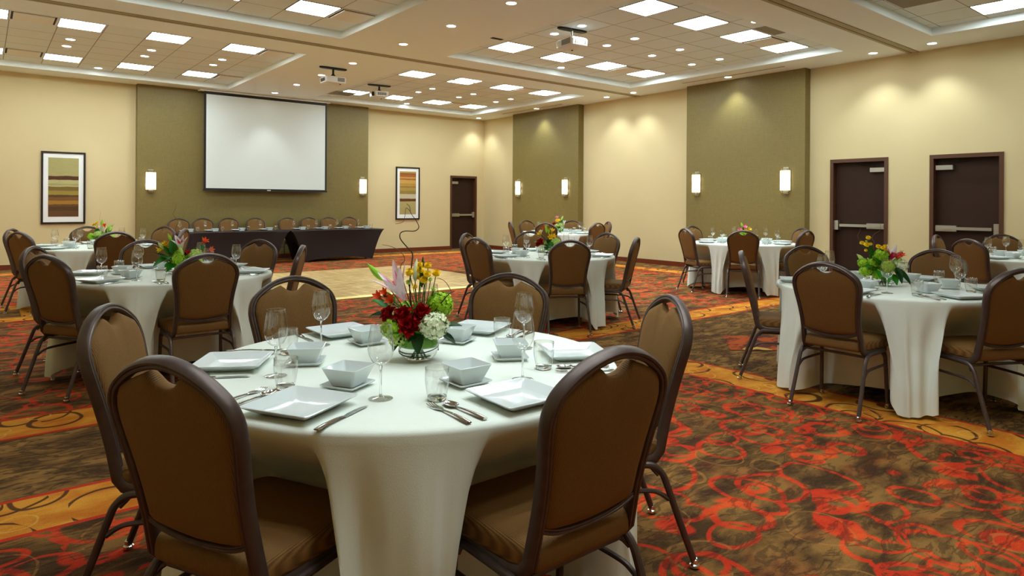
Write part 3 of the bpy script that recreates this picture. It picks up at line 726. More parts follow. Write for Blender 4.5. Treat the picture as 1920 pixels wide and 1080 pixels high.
# ------------------------------------------------------------------ round tables
RT = .76
def make_table():
    e = empty('round_table')
    MB().lathe([(.001,.7), (RT-.012,.7), (RT-.006,.704), (RT-.006,.722), (RT-.012,.727), (.001,.727)], 64).build('tabletop', M['tabletop'], e, ang=40)
    for a in (45, 135, 225, 315):
        c, s = math.cos(R(a)), math.sin(R(a))
        MB().tube([(.26*c,.26*s,.7), (.3*c,.3*s,.4), (.34*c,.34*s,FZ+.001)], .015, 8).build('leg', M['dsteel'], e)
    return e
table = Proto(make_table)
def cloth(tx, ty, phi, seed, tweak):
    rnd = random.Random(seed)
    ph = [rnd.uniform(0, 2*PI) for _ in range(8)]
    ctr = [phi + 60*k + tweak[k][0] for k in range(6)]
    HALF = [(0,.452),(.07,.454),(.14,.455),(.2,.458),(.238,.474),(.258,.52),(.265,.58),(.268,.64),(.272,.70)]
    plan = []                                            # (circle angle, lobed point) right round the table
    for k in range(6):
        for sgn in (-1, 1):
            nb = ctr[(k+sgn) % 6] + (360 if sgn > 0 and k == 5 else -360 if sgn < 0 and k == 0 else 0)
            gap = abs(nb - ctr[k])/2
            half = [((0,3.2,6.4,9.4,11.6,12.8,13.6,14.2,14.7)[q], Vector((x, y, 0)), 0.) for q, (x, y) in enumerate(HALF)]
            d0 = 20.6
            for q in range(1, 10):
                d = d0 + (gap-d0)*q/9
                ca_ = 14.7 + (gap-14.7)*q/9; rr = .80
                half.append((ca_, Vector((rr*math.sin(R(d)), rr*math.cos(R(d)), 0)), min(1., q/3)))
            sm_ = []
            for i in range(len(half)-1):
                a, b_ = half[max(0, i-1)], half[i]; c, d = half[i+1], half[min(len(half)-1, i+2)]
                for q in range(2):
                    t = q/2
                    f = lambda A, B, Cc, D: .5*((2*B)+(Cc-A)*t+(2*A-5*B+4*Cc-D)*t*t+(3*B-A-3*Cc+D)*t**3)
                    sm_.append((b_[0]+(c[0]-b_[0])*t, f(a[1], b_[1], c[1], d[1]), b_[2]+(c[2]-b_[2])*t))
            if sgn > 0: seq = sm_
            else: seq = sm_[:0:-1] + []
            if sgn < 0: seq = [(half[-1][0], half[-1][1], 1.)] + seq
            for an, p, fr_ in seq:
                A = R(ctr[k] + sgn*an); rad_ = Vector((math.cos(R(ctr[k])), math.sin(R(ctr[k])), 0)); tan = Vector((-rad_.y, rad_.x, 0))
                plan.append((A, rad_*p.y + tan*p.x*sgn, fr_))
    N = len(plan); rs = []
    for r in (.02, .2, .45, .62, .72): rs.append([(r*math.cos(A), r*math.sin(A), TH) for A, _, _ in plan])
    for a in (0, 30, 60, 90): rs.append([((RT-.014+.02*math.sin(R(a)))*math.cos(A), (RT-.014+.02*math.sin(R(a)))*math.sin(A), TH-.014+.014*math.cos(R(a))) for A, _, _ in plan])
    K = 30; sharp = lambda x: math.copysign(abs(math.sin(x))**.75, math.sin(x))
    for k in range(1, K+1):
        ring = []; f = k/K
        for A, p, fr_ in plan:
            fold = .9*sharp(9*A+ph[0]) + 1.1*(1-2*abs(math.sin(8*A+ph[1]))**.8) + .5*math.sin(27*A+ph[2]) + .3*math.sin(41*A+ph[3])
            zb = FZ + .006 + (1-fr_)*(.06+.03*math.sin(5*A+ph[5])) + .010*(1+math.sin(11*A+ph[1]))*fr_
            z = (TH-.014) + (zb-(TH-.014))*f
            t = max(0, min(1, (TH-.014-z)/(TH-.02)))
            cr_ = Vector((math.cos(A), math.sin(A), 0))*(RT+.006)
            lin_ = max(0., min(1., (t-.03)/.33)); drop = (.9*lin_ + .1*sst(.03,.36,t)) if fr_ < .001 else max(0., min(1., (t-.03)/(.33+.42*fr_)))
            q = cr_.lerp(p, drop)
            ur = q.normalized()
            q = q + ur*(fr_*(.035*t + .024*fold*sst(.0,.45,t)) + (1-fr_)*(.009*fold*sst(.05,.3,t)*(1-.6*sst(.4,.8,t))))
            ring.append((q.x, q.y, z))
        rs.append(ring)
    return MB().rings(rs, True).build('tablecloth', M['cloth'], ang=80, loc=(tx, ty, 0))

TABLES = {  # x, y, first seat angle, name in labels, seat indices with a chair, dx tweaks
 'T1': (-10.31, -13.57, 30, 'nearest table', range(6)),
 'T2': (-10.35, -9.81, 31, 'second table at left', range(6)),
 'T3': (-10.36, -5.72, 32, 'far left table', range(6)),
 'T4': (-6.50, -10.08, 1, 'middle table', range(6)),
 'T5': (-2.49, -5.98, 32, 'table before narrow olive panel', range(6)),
 'T6': (-2.34, -10.0, 31, 'table before wide olive panel', range(6)),
 'T7': (-6.37, -13.68, 1, 'big table at right', range(6)),
 'T8': (-2.17, -13.63, 35, 'table by the exit doors', (0, 1, 2)),
}
SKIPCHAIR = {('T6', 0)}
LOOK = {2: 'brown banquet chair', 3: 'dark-backed banquet chair', 4: 'dark-backed banquet chair', 0: 'tan-fronted banquet chair', 1: 'tan-fronted banquet chair', 5: 'brown banquet chair'}
TWEAK = {('T6', 1): (-5, 0), ('T6', 2): (5, 0), ('T6', 4): (-3, 0), ('T6', 5): (2, 0), ('T1', 1): (4, 0), ('T1', 3): (-3.7, 0), ('T1', 2): (0, .03), ('T7', 4): (1.5, 0)}
for k, (tn, (x, y, phi, nm, st)) in enumerate(TABLES.items()):
    table.put((x, y, 0), R(phi), 'folding banquet table under the white cloth, %s' % nm, 'table', 'round banquet tables')
    tw = [TWEAK.get((tn, s), (0, 0)) for s in range(6)]
    tag(cloth(x, y, phi, k+3, tw), 'white cloth draped to the carpet over the %s' % nm, 'tablecloth', 'white round tablecloths')
    for s in range(6):
        a = R(phi+60*s); ca, sa = math.cos(a), math.sin(a)
        if s in st and (tn, s) not in SKIPCHAIR:
            ac = a + R(tw[s][0]); rr = .72 + tw[s][1]
            chair.put((x+rr*math.cos(ac), y+rr*math.sin(ac), 0), ac+PI/2, '%s at %s seat of the %s' % (LOOK[s], SEATS[s], nm), 'chair', 'chairs around the round tables')
        for it, (dx, r, dz, rz) in SET.items():
            if (tn, s, it) in GONE: continue
            if it in ('fork', 'spoon', 'knife') and tn in ('T3', 'T5', 'T6', 'T8'): continue
            px, py = x + ca*r - sa*dx, y + sa*r + ca*dx
            j = lambda q: random.uniform(-q, q)
            W[it].put((px+j(.004), py+j(.004), TH+.0012+dz), a+PI/2+j(.03), '%s at %s seat of the %s' % (WORD[it][0], SEATS[s], nm), WORD[it][1], WORD[it][2])

# ------------------------------------------------------------------ head table under dark stretch covers
HT = .70; HY0, HY1 = -1.68, -.92
def stretch_cover(L):
    """local: x along the table, y across (front is -y), z up"""
    hx, hy = L/2, (HY1-HY0)/2; nx, ny = 28, 12; rs = []
    per = [(-1+2*i/nx, -1, 'f') for i in range(nx)] + [(1, -1+2*i/ny, 'e') for i in range(ny)] + [(1-2*i/nx, 1, 'f') for i in range(nx)] + [(-1, 1-2*i/ny, 'e') for i in range(ny)]
    K = 18
    for k in range(K+1):
        t = k/K; r = []
        for u, v, kind in per:
            lift = .075*(1-abs(u)**2.2) if kind == 'f' else .42*(1-abs(v)**2)
            zb = FZ+.004+lift; z = HT-.004 - (HT-.004-zb)*t; d = 1-z/HT
            ix = .30*min(1, d)**.62; iy = .03*d**.8
            px = u*(hx-ix) ; py = v*(hy-iy)
            if kind == 'f': py -= v*.035*math.sin(PI*min(1, d))*(1-u*u)
            else: px -= u*.05*math.sin(PI*min(1, d))*(1-v*v)
            r.append((px, py, z))
        rs.append(r)
    top = [[(u*(hx-.006)*f, v*(hy-.006)*f, HT) for u, v, _ in per] for f in (.02, .6, 1)]
    return MB().rings(top + rs, True).build('stretch_cover', M['spandex'], ang=60)
for k, (x0, x1) in enumerate(((-8.62, -6.385), (-6.37, -4.13))):
    o = stretch_cover(x1-x0); o.location = ((x0+x1)/2, (HY0+HY1)/2, 0)
    tag(o, 'dark brown stretch cloth fitted over the %s banquet table by the screen' % ('left', 'right')[k], 'table cover', 'stretch covers of the head table')
    e = empty('banquet_table', ((x0+x1)/2, (HY0+HY1)/2, 0)); L = (x1-x0)/2
    MB().box(-L+.07, -.355, HT-.034, L-.07, .355, HT-.007).build('tabletop', M['tabletop'], e, False)
    for s in (-1, 1):
        for q in (-1, 1):
            MB().tube([(s*(L-.42), q*.25, HT-.034), (s*(L-.42), q*.25, FZ+.001)], .014, 8).build('leg', M['dsteel'], e)
    tag(e, 'long folding table under the %s dark stretch cover' % ('left', 'right')[k], 'table', 'long tables under dark covers')
HX = (-8.30, -7.82, -7.29, -6.71, -5.98, -5.46, -4.96, -4.43)
TH2 = HT + .0015
for i, x in enumerate(HX):
    nm = 'at the %s seat from left of the dark head table' % ORD[i]
    chair.put((x, -.66, 0), PI, 'tan-fronted banquet chair %s' % nm, 'chair', 'chairs behind the head table')
    for it, (dx, r, dz, rz) in SET.items():
        if it in ('fork', 'spoon', 'knife') or ('H', i, it) in GONE: continue
        W[it].put((x - dx, HY1 - (.76 - r), TH2+dz), PI, '%s %s' % (WORD[it][0], nm), WORD[it][1], WORD[it][2])

# ------------------------------------------------------------------ flower arrangements (local: x to the right in the photo, y away, z up)
def petal(b, base, d, up, L, w, curl=.3, cup=.25, nu=6, nv=4, mi=0, tipw=0., shape=.8):
    """a petal from base along d, curling toward/away from up"""
    d = Vector(d).normalized(); up = Vector(up); up = (up - d*up.dot(d)).normalized(); sd = d.cross(up)
    rs = []
    for i in range(nu+1):
        t = i/nu; ww = w*(math.sin(PI*min(1, t**shape*.93+.05))**.75 + tipw*t)
        r = []
        for j in range(nv+1):
            s = -1+2*j/nv
            r.append(Vector(base) + d*(L*t*(1-.15*curl*t)) + sd*(s*ww) + up*(curl*L*t*t + cup*ww*s*s))
        rs.append(r)
    b.rings(rs, loop=False, mi=mi)
def frame_of(d):
    d = Vector(d).normalized(); a = d.cross(Vector((0,0,1)) if abs(d.z) < .95 else Vector((1,0,0))).normalized()
    return d, a, d.cross(a)
def rose(parent, c, r, col, face=(0,-.8,.6), name='rose'):
    b = MB(); d, a, e = frame_of(face); c = Vector(c)
    for k, (n, rr, hh, op) in enumerate(((3,.22,.95,.0), (3,.42,1.0,.12), (4,.62,.95,.3), (5,.82,.85,.6), (5,.98,.7,1.0))):
        for i in range(n):
            an = 2*PI*(i/n) + k*.7; o = a*math.cos(an) + e*math.sin(an)
            petal(b, c - d*r*.55 + o*r*rr*.45, d*hh + o*(.25+.6*op), -o, r*1.15*hh, r*(.42+.32*rr), -.55*op if k > 1 else .15, .75, 6, 6, shape=.6)
    b.rings([[c - d*r*.6 + (a*math.cos(2*PI*i/8)+e*math.sin(2*PI*i/8))*r*q for i in range(8)] + [] for q in (.05, .4)])
    return b.build(name, M[col], parent, ang=80)
def hydrangea(parent, c, r, col, n=90, seed=0, name='hydrangea', squash=.85):
    b = MB(); rnd = random.Random(seed); c = Vector(c)
    # dense core so no gaps show through
    b.lathe([(.001,-r*.7*squash), (r*.45,-r*.4*squash), (r*.62,0), (r*.45,r*.4*squash), (.001,r*.7*squash)], 12, c)
    for i in range(n):
        z = 1-2*(i+.5)/n; q = math.sqrt(1-z*z); an = i*2.39996
        d = Vector((q*math.cos(an), q*math.sin(an), z)); d = (d + Vector((rnd.uniform(-.12,.12) for _ in range(3)))).normalized()
        p = c + Vector((d.x, d.y, d.z*squash))*r*rnd.uniform(.78, 1.0)
        _, a, e = frame_of(d); s = r*rnd.uniform(.21, .3); t0 = rnd.uniform(0, PI)
        for k in range(4):
            o = a*math.cos(t0+k*PI/2) + e*math.sin(t0+k*PI/2)
            w = d.cross(o)
            b.add([p, p+o*s*.5+w*s*.5+d*s*.4, p+o*s*1.0+d*s*rnd.uniform(-.3,.35), p+o*s*.5-w*s*.5+d*s*.05], [(0,1,2,3)])
    return b.build(name, M[col], parent, ang=20)
def mum(parent, c, r, col='yellow', face=(0,-.45,.9), name='chrysanthemum'):
    b = MB(); d, a, e = frame_of(face); c = Vector(c)
    for k, (n, q, lift) in enumerate(((16,1.,.0), (14,.8,.25), (10,.58,.42), (7,.35,.52))):
        for i in range(n):
            an = 2*PI*(i+.5*(k % 2))/n; o = a*math.cos(an)+e*math.sin(an)
            petal(b, c + d*r*lift*.8, o*(1-lift*.6)+d*(.25+lift*.8), d, r*q, r*.17, .35, .3, 3, 2)
    b.rings([[c + d*r*h + (a*math.cos(2*PI*i/10)+e*math.sin(2*PI*i/10))*r*q for i in range(10)] for q, h in ((.7,.05), (.55,.4), (.25,.58), (.02,.6))])
    return b.build(name, M[col], parent, ang=60)
def lily(parent, c, L, face, cols=('lily_white', 'pink'), name='lily', n=6, w=.2, open_=.75):
    b = MB(); d, a, e = frame_of(face); c = Vector(c)
    for i in range(n):
        an = 2*PI*i/n + .3; o = a*math.cos(an)+e*math.sin(an); ln = L*(1 if i % 2 else .92)
        petal(b, c, d + o*open_*.75, -o, ln, L*w*(1 if i % 2 else .75), -.28*open_, .35, 9, 4, 0, shape=.75)
        petal(b, c + d*L*.04 + o*L*.02 - o*.001, d + o*open_*.68, -o, ln*.72, L*w*.3, -.14*open_, .3, 7, 2, 1, shape=.9)
    o = b.build(name, [M[cols[0]], M[cols[1]]], parent, ang=80)
    s = MB()
    for i in range(5):
        an = 2*PI*i/5; q = d + (a*math.cos(an)+e*math.sin(an))*.22
        s.tube([c, c+q*L*.3, c+q*L*.52], .0012, 5); s.tube([c+q*L*.52-a*.006, c+q*L*.52+a*.006], .0025, 5)
    s.build('stamens', M['orange'], o)
    return o
def trumpet(parent, c, L, face, col, name='alstroemeria'):
    b = MB(); d, a, e = frame_of(face); c = Vector(c)
    for i in range(6):
        an = 2*PI*i/6; o = a*math.cos(an)+e*math.sin(an)
        petal(b, c, d+o*.55, -o, L, L*.3, -.2, .4, 5, 2, shape=.6)
    b.tube([c, c-d*L*.5], .003, 6, radii=[.006, .002])
    return b.build(name, M[col], parent, ang=80)
def bud(parent, p0, p1, r, col='bud_green', name='lily_bud'):
    p0, p1 = Vector(p0), Vector(p1); n = 9; pts = [p0.lerp(p1, i/n) for i in range(n+1)]
    rd = [max(.0012, r*math.sin(PI*min(1, (i/n)**.85*.92+.06))) for i in range(n+1)]
    return MB().tube(pts, prof=None, n=9, radii=rd).build(name, M[col], parent)
def leaf(parent, p0, d, L, w, col='leaf', up=(0,0,1), curl=-.25, name='leaf', shape=.75):
    b = MB(); petal(b, p0, d, up, L, w, curl, .35, 8, 4, shape=shape)
    return b.build(name, M[col], parent, ang=80)
def stem(parent, pts, r=.0022, col='stem', name='stem'):
    return MB().tube(smooth(pts, 4), r, 6).build(name, M[col], parent)
def twig(parent, pts, r=.0022, col='twig'):
    P = smooth(pts, 6); n = len(P)
    return MB().tube(P, n=6, radii=[r*(1-.65*i/n) for i in range(n)]).build('curly_twig', M[col], parent)
TH_CAM = .6768
def arrangement(xy, label, items, seed=0, base='bowl'):
    e = empty('flower_arrangement', (xy[0], xy[1], TH+.0012), -TH_CAM); rnd = random.Random(seed)
    v = MB().lathe([(.001,.0), (.042,.0), (.05,.003), (.066,.02), (.0755,.046), (.073,.07), (.062,.09), (.0565,.098), (.058,.1), (.0565,.101), (.055,.098), (.0605,.089)], 36).build('vase', M['glass'], e, ang=70)
    MB().lathe([(.0705,.052), (.0705,.064), (.064,.082), (.058,.09)], 36).build('leaf_lining', M['lining'], v, ang=70)
    b = MB()
    for k in range(2):
        b.tube([(.0735*math.cos(q*2*PI/30+k), .0735*math.sin(q*2*PI/30+k), .036+.012*k+.012*math.sin(q*2*PI/30+1.5*k)) for q in range(27)], .0022, 6)
    b.build('grass_band', M['leaf_dark'], v)
    b = MB()
    for k in range(9):
        a = k*.7; b.tube([(.03*math.cos(a+2), .03*math.sin(a+2), .006), (.012*math.cos(a), .012*math.sin(a), .06), (.03*math.cos(a), .03*math.sin(a), .12)], .0032, 6)
    b.build('cut_stems', M['stem'], v)
    hub = Vector((0,0,.085))
    def stalk(p, r=.002, col='stem'):
        p = Vector(p); mid = hub.lerp(p, .5) + Vector((rnd.uniform(-.01,.01), rnd.uniform(-.01,.01), .015))
        return stem(e, [hub, mid, p], r, col)
    for it in items:
        k = it[0]
        if k == 'rose': stalk(it[1]); rose(e, it[1], it[2], it[3], it[4] if len(it) > 4 else (it[1][0]*2, -.8, .55))
        elif k == 'hyd': stalk(it[1]); hydrangea(e, it[1], it[2], it[3], it[4] if len(it) > 4 else 80, rnd.randint(0, 99))
        elif k == 'mum': stalk(Vector(it[1])-Vector((0,0,it[2]*.4)), .0016); mum(e, it[1], it[2]*1.15, it[3] if len(it) > 3 else 'yellow', (rnd.uniform(-.3,.3), -.5, .85))
        elif k == 'lily': stalk(it[1], .0028); lily(e, it[1], it[2], it[3], *it[4:])
        elif k == 'trump': stalk(it[1], .0018); trumpet(e, it[1], it[2], it[4] if len(it) > 4 else (it[1][0]*3, -.6, .6), it[3])
        elif k == 'bud': stalk(it[1], .002); bud(e, it[1], it[2], it[3], it[4] if len(it) > 4 else 'bud_green')
        elif k == 'leaf': leaf(e, it[1], it[2], it[3], it[4], it[5] if len(it) > 5 else 'leaf', it[6] if len(it) > 6 else (0,-.4,1))
        elif k == 'twig': twig(e, it[1], it[2] if len(it) > 2 else .0022, it[3] if len(it) > 3 else 'twig')
    # collar of foliage that hides the mouth of the vase
    for k in range(14):
        a = 2*PI*k/14 + rnd.uniform(-.2,.2)
        leaf(e, (.02*math.cos(a), .02*math.sin(a), .085), (math.cos(a), math.sin(a), rnd.uniform(.25,1.1)), rnd.uniform(.07,.105), rnd.uniform(.014,.022), ('leaf_dark', 'leaf')[k % 2], (0,0,1))
    return tag(e, label, 'flower arrangement', 'flower centrepieces')

T1 = TABLES['T1']; vx, vy = T1[0]+.035, T1[1]-.0
sm = random.Random(9); jy = lambda: sm.uniform(-.03, .03)
arrangement((vx, vy), 'low glass vase of red roses, pink lily, yellow buttons and hydrangea on the nearest table', [
 ('hyd', (.062,-.05,.137), .056, 'hyd_white', 130), ('hyd', (.075,.03,.205), .052, 'lime', 110), ('hyd', (-.088,-.03,.12), .048, 'lime', 100), ('hyd', (-.05,.045,.165), .05, 'lime', 90), ('hyd', (-.07,-.045,.085), .034, 'pale_green', 60), ('hyd', (.0,.06,.15), .055, 'lime', 80),
 ('rose', (-.027,-.078,.143), .036, 'rose_red', (-.05,-.9,.4)), ('rose', (.015,-.06,.187), .034, 'rose_red', (.25,-.75,.6)), ('rose', (-.058,-.045,.178), .031, 'rose_red', (-.3,-.7,.6)), ('rose', (-.118,-.02,.176), .029, 'rose_red', (-.6,-.6,.5)),
 ('trump', (-.146,0,.228), .034, 'orange'), ('trump', (-.1,-.01,.214), .036, 'orange'), ('trump', (-.128,.02,.24), .03, 'orange'),
 ('lily', (-.048,-.03,.225), .155, (-.42,-.25,.85), ('lily_pale', 'pink'), 'lily', 6, .125, .5), ('bud', (-.018,.02,.29), (-.014,.03,.375), .013, 'hyd_white'), ('bud', (-.135,.0,.295), (-.197,.01,.358), .0125),
 ] + [('mum', (x, jy(), z), r) for x, z, r in ((-.034,.322,.02), (.006,.333,.019), (.006,.356,.013), (.03,.346,.017), (.034,.319,.018), (.062,.32,.019), (.0,.303,.019), (.021,.297,.018))] +
 [('mum', (-.04,0,.286), .012, 'pale_green'), ('mum', (-.012,-.02,.272), .012), ('mum', (.055,0,.262), .011, 'pale_green'), ('mum', (.041,.01,.296), .01, 'pale_green')] +
 [('leaf', (.0,-.05,.12), (.1,-.5,-.6), .085, .024, 'leaf_dark'), ('leaf', (-.06,-.05,.1), (-.3,-.4,-.5), .06, .018, 'leaf_dark'), ('leaf', (.09,-.03,.13), (1,-.1,.25), .07, .018, 'leaf_dark'), ('leaf', (-.12,0,.17), (-1,-.2,.1), .06, .014, 'leaf_dark'),
  ('leaf', (-.02,-.06,.16), (.2,-.3,.9), .09, .012, 'leaf'), ('leaf', (.09,-.02,.1), (.8,-.4,-.3), .06, .016, 'leaf_dark'), ('leaf', (.01,.0,.27), (.0,.0,1), .11, .009, 'leaf_dark'), ('leaf', (-.1,.02,.2), (-.5,.0,.8), .07, .02, 'leaf'), ('leaf', (-.13,.03,.19), (-.6,.1,.5), .06, .02, 'leaf'),
  ('twig', [(-.01,.0,.1), (-.035,.0,.25), (-.030,.01,.354), (-.029,.02,.395), (-.052,.03,.42), (-.076,.03,.45), (-.075,.02,.472), (-.055,.01,.481), (-.018,.0,.482), (-.001,-.01,.497), (-.012,-.01,.522), (-.033,.0,.55), (-.037,.0,.572), (-.05,.01,.584)], .0028, 'twig_dark'),
  ('twig', [(-.034,.0,.555), (-.051,.0,.568), (-.054,-.01,.535), (-.062,-.01,.515), (-.09,.0,.508)], .0014, 'twig'),
  ('twig', [(-.03,.0,.2), (-.07,.0,.335), (-.058,.02,.372), (-.072,.02,.4), (-.108,.03,.42), (-.146,.03,.428)], .002, 'twig'),
  ('twig', [(.06,-.01,.18), (.085,-.02,.215), (.115,-.03,.25), (.137,-.03,.262)], .0028, 'twig_dark'), ('twig', [(.124,-.03,.259), (.108,-.02,.285), (.09,-.02,.302), (.068,-.01,.308)], .0018, 'twig')], 3)

t2 = TABLES['T2']
arrangement((t2[0]+.03, t2[1]), 'vase of green hydrangea, pink lily and orange freesia on the second left table', [
 ('hyd', (.044,-.05,.118), .058, 'lime'), ('hyd', (.165,.0,.15), .058, 'pale_green'), ('hyd', (.18,-.03,.105), .05, 'pale_green'), ('hyd', (.01,.02,.155), .04, 'lime'), ('hyd', (.11,.03,.12), .05, 'lime'),
 ('trump', (.222,0,.25), .05, 'orange', (.6,-.3,.7)), ('trump', (.268,0,.19), .045, 'orange', (.8,-.3,.2)), ('trump', (.115,-.04,.165), .035, 'rose_red'),
 ('leaf', (.2,0,.23), (.6,-.2,-.5), .06, .014), ('lily', (.055,-.02,.2), .12, (.05,-.5,.85), ('lily_white', 'magenta'), 'lily', 6, .2, .55), ('bud', (.075,-.04,.15), (.045,-.05,.24), .014, 'pale_green'),
 ('bud', (-.04,0,.265), (-.068,0,.325), .012), ('bud', (-.1,0,.2), (-.148,0,.25), .014, 'pale_green'), ('trump', (-.07,0,.215), .045, 'yellow', (-.2,-.5,.8)), ('trump', (-.118,0,.195), .045, 'yellow', (-.8,-.4,-.2)), ('trump', (-.085,0,.235), .035, 'yellow'),
 ('leaf', (-.02,-.05,.13), (-.75,-.5,-.25), .13, .055, 'leaf'), ('leaf', (.02,-.06,.09), (-.2,-.7,-.35), .1, .05, 'leaf'), ('leaf', (-.02,0,.16), (-.15,0,1), .12, .03, 'leaf'), ('leaf', (-.05,0,.15), (-.4,0,.9), .1, .026, 'leaf'), ('leaf', (-.04,-.03,.12), (-.8,-.3,.6), .12, .018, 'leaf_dark'), ('leaf', (.12,-.04,.12), (.5,-.6,-.2), .08, .03, 'leaf_dark'),
 ('twig', [(-.02,0,.12), (-.08,.0,.25), (-.15,.0,.262), (-.18,.02,.275), (-.215,.02,.272)]), ('twig', [(0,.02,.12), (-.02,.03,.35), (.0,.03,.42), (-.04,.03,.48), (-.022,.03,.53), (-.018,.03,.56)], .0026)], 5)
t3 = TABLES['T3']
arrangement((t3[0]+.02, t3[1]), 'vase of green hydrangea, yellow sprays and green bud on the far left table', [
 ('hyd', (-.116,-.03,.127), .05, 'lime'), ('hyd', (-.025,-.03,.15), .055, 'pale_green'), ('hyd', (.12,-.02,.14), .055, 'pale_green'), ('hyd', (.03,.03,.13), .06, 'lime'), ('hyd', (.05,-.06,.1), .045, 'lime'),
 ('mum', (-.11,0,.268), .024), ('mum', (-.063,0,.296), .022), ('mum', (-.085,0,.282), .018), ('mum', (-.07,0,.235), .016), ('bud', (.0,0,.25), (.003,0,.35), .018), ('trump', (.035,0,.255), .045, 'orange'),
 ('lily', (.085,0,.17), .12, (.3,-.2,.9), ('pale_green', 'lime'), 'lily', 6, .24, .35), ('leaf', (.07,0,.16), (.2,0,1), .1, .04), ('lily', (-.005,0,.18), .09, (0,-.2,1), ('lily_white', 'pink'), 'lily', 6, .2, .4), ('leaf', (-.06,0,.15), (-.2,0,1), .08, .03),
 ('twig', [(0,0,.12), (.1,0,.24), (.14,0,.27), (.16,.0,.29)], .0016), ('twig', [(0,0,.2), (-.03,0,.35), (-.02,0,.42), (-.03,0,.46)], .0012)], 6)
t4 = TABLES['T4']
arrangement((t4[0]+.01, t4[1]), 'vase of yellow blooms, red rose and green hydrangea on the middle table', [
 ('hyd', (.088,-.03,.147), .055, 'pale_green'), ('hyd', (-.07,-.04,.08), .046, 'hyd_white'), ('hyd', (.0,.03,.12), .05, 'lime'), ('rose', (-.1,-.03,.15), .042, 'rose_red', (-.5,-.6,.5)), ('rose', (-.125,-.02,.125), .03, 'rose_red', (-.8,-.5,.2)),
 ('trump', (.02,-.03,.195), .06, 'yellow', (.1,-.8,.3)), ('trump', (.05,-.02,.205), .05, 'yellow', (.5,-.6,.4)), ('trump', (.04,0,.26), .05, 'yellow', (.2,-.4,.9)), ('trump', (-.09,0,.22), .055, 'yellow', (-.4,-.5,.7)), ('trump', (-.08,0,.25), .04, 'cream', (-.2,-.5,.8)), ('trump', (-.055,0,.295), .035, 'orange'),
 ('bud', (-.02,0,.25), (-.028,0,.345), .015), ('bud', (.0,0,.24), (.01,0,.305), .012), ('leaf', (-.08,-.02,.14), (-1,-.2,.3), .08, .026), ('leaf', (.02,-.05,.15), (.3,-.6,-.5), .07, .028), ('leaf', (.0,-.05,.13), (0,-.6,.8), .08, .025, 'leaf_dark'),
 ('leaf', (.05,-.04,.09), (.5,-.5,-.3), .07, .025, 'leaf_dark'), ('leaf', (-.02,-.06,.09), (-.1,-.6,-.1), .06, .03, 'leaf_dark')], 7)
t5 = TABLES['T5']
arrangement((t5[0]+.0, t5[1]), 'vase with pale lily, yellow bloom and twigs before the narrow olive panel', [
 ('hyd', (.02,-.03,.15), .056, 'pale_green'), ('hyd', (-.07,-.02,.14), .045, 'pale_green'), ('hyd', (0,.03,.12), .05, 'lime'), ('trump', (-.06,-.02,.225), .065, 'yellow', (-.1,-.7,.5)), ('trump', (-.03,-.02,.235), .05, 'yellow', (.2,-.6,.6)), ('rose', (-.12,0,.175), .035, 'rose_red'), ('trump', (-.06,0,.28), .06, 'pink', (-.1,-.4,.9)),
 ('bud', (.02,0,.25), (.06,0,.34), .018, 'pale_green'), ('lily', (.06,0,.14), .12, (.25,-.2,1), ('lily_white', 'pale_green'), 'lily', 6, .2, .3), ('leaf', (.02,0,.16), (.3,0,1), .13, .03), ('leaf', (.02,-.03,.1), (.2,-.5,-.5), .09, .025),
 ('twig', [(0,0,.2), (-.08,0,.32), (-.2,0,.28), (-.12,0,.36), (-.1,0,.41), (-.06,0,.44)], .003), ('twig', [(-.1,0,.4), (-.05,0,.36), (.04,0,.37)], .0025)], 8)
t6 = TABLES['T6']
arrangement((t6[0]+.0, t6[1]), 'vase of green hydrangea and curly twigs before the wide olive panel', [
 ('hyd', (-.06,-.03,.09), .05, 'lime'), ('hyd', (.03,-.03,.1), .055, 'lime'), ('hyd', (0,.03,.13), .05, 'lime'), ('trump', (-.07,-.02,.17), .06, 'pink', (-.3,-.6,.7)), ('trump', (0,-.02,.215), .06, 'pink', (0,-.5,.8)), ('trump', (.055,-.02,.19), .06, 'yellow', (.3,-.6,.6)), ('trump', (.0,-.03,.175), .05, 'yellow', (0,-.8,.4)),
 ('bud', (-.03,0,.24), (-.05,0,.31), .016), ('leaf', (0,0,.15), (.1,0,1), .1, .03), ('leaf', (.1,-.01,.1), (1,0,.3), .09, .02, 'leaf_dark'),
 ('twig', [(0,0,.15), (-.08,0,.28), (-.1,0,.33), (-.13,0,.35)], .003), ('twig', [(0,0,.15), (.0,0,.35), (.06,0,.34), (.12,0,.41)], .003), ('twig', [(.02,0,.15), (.16,0,.23), (.2,0,.28), (.17,0,.29)], .003)], 9)
t7 = TABLES['T7']
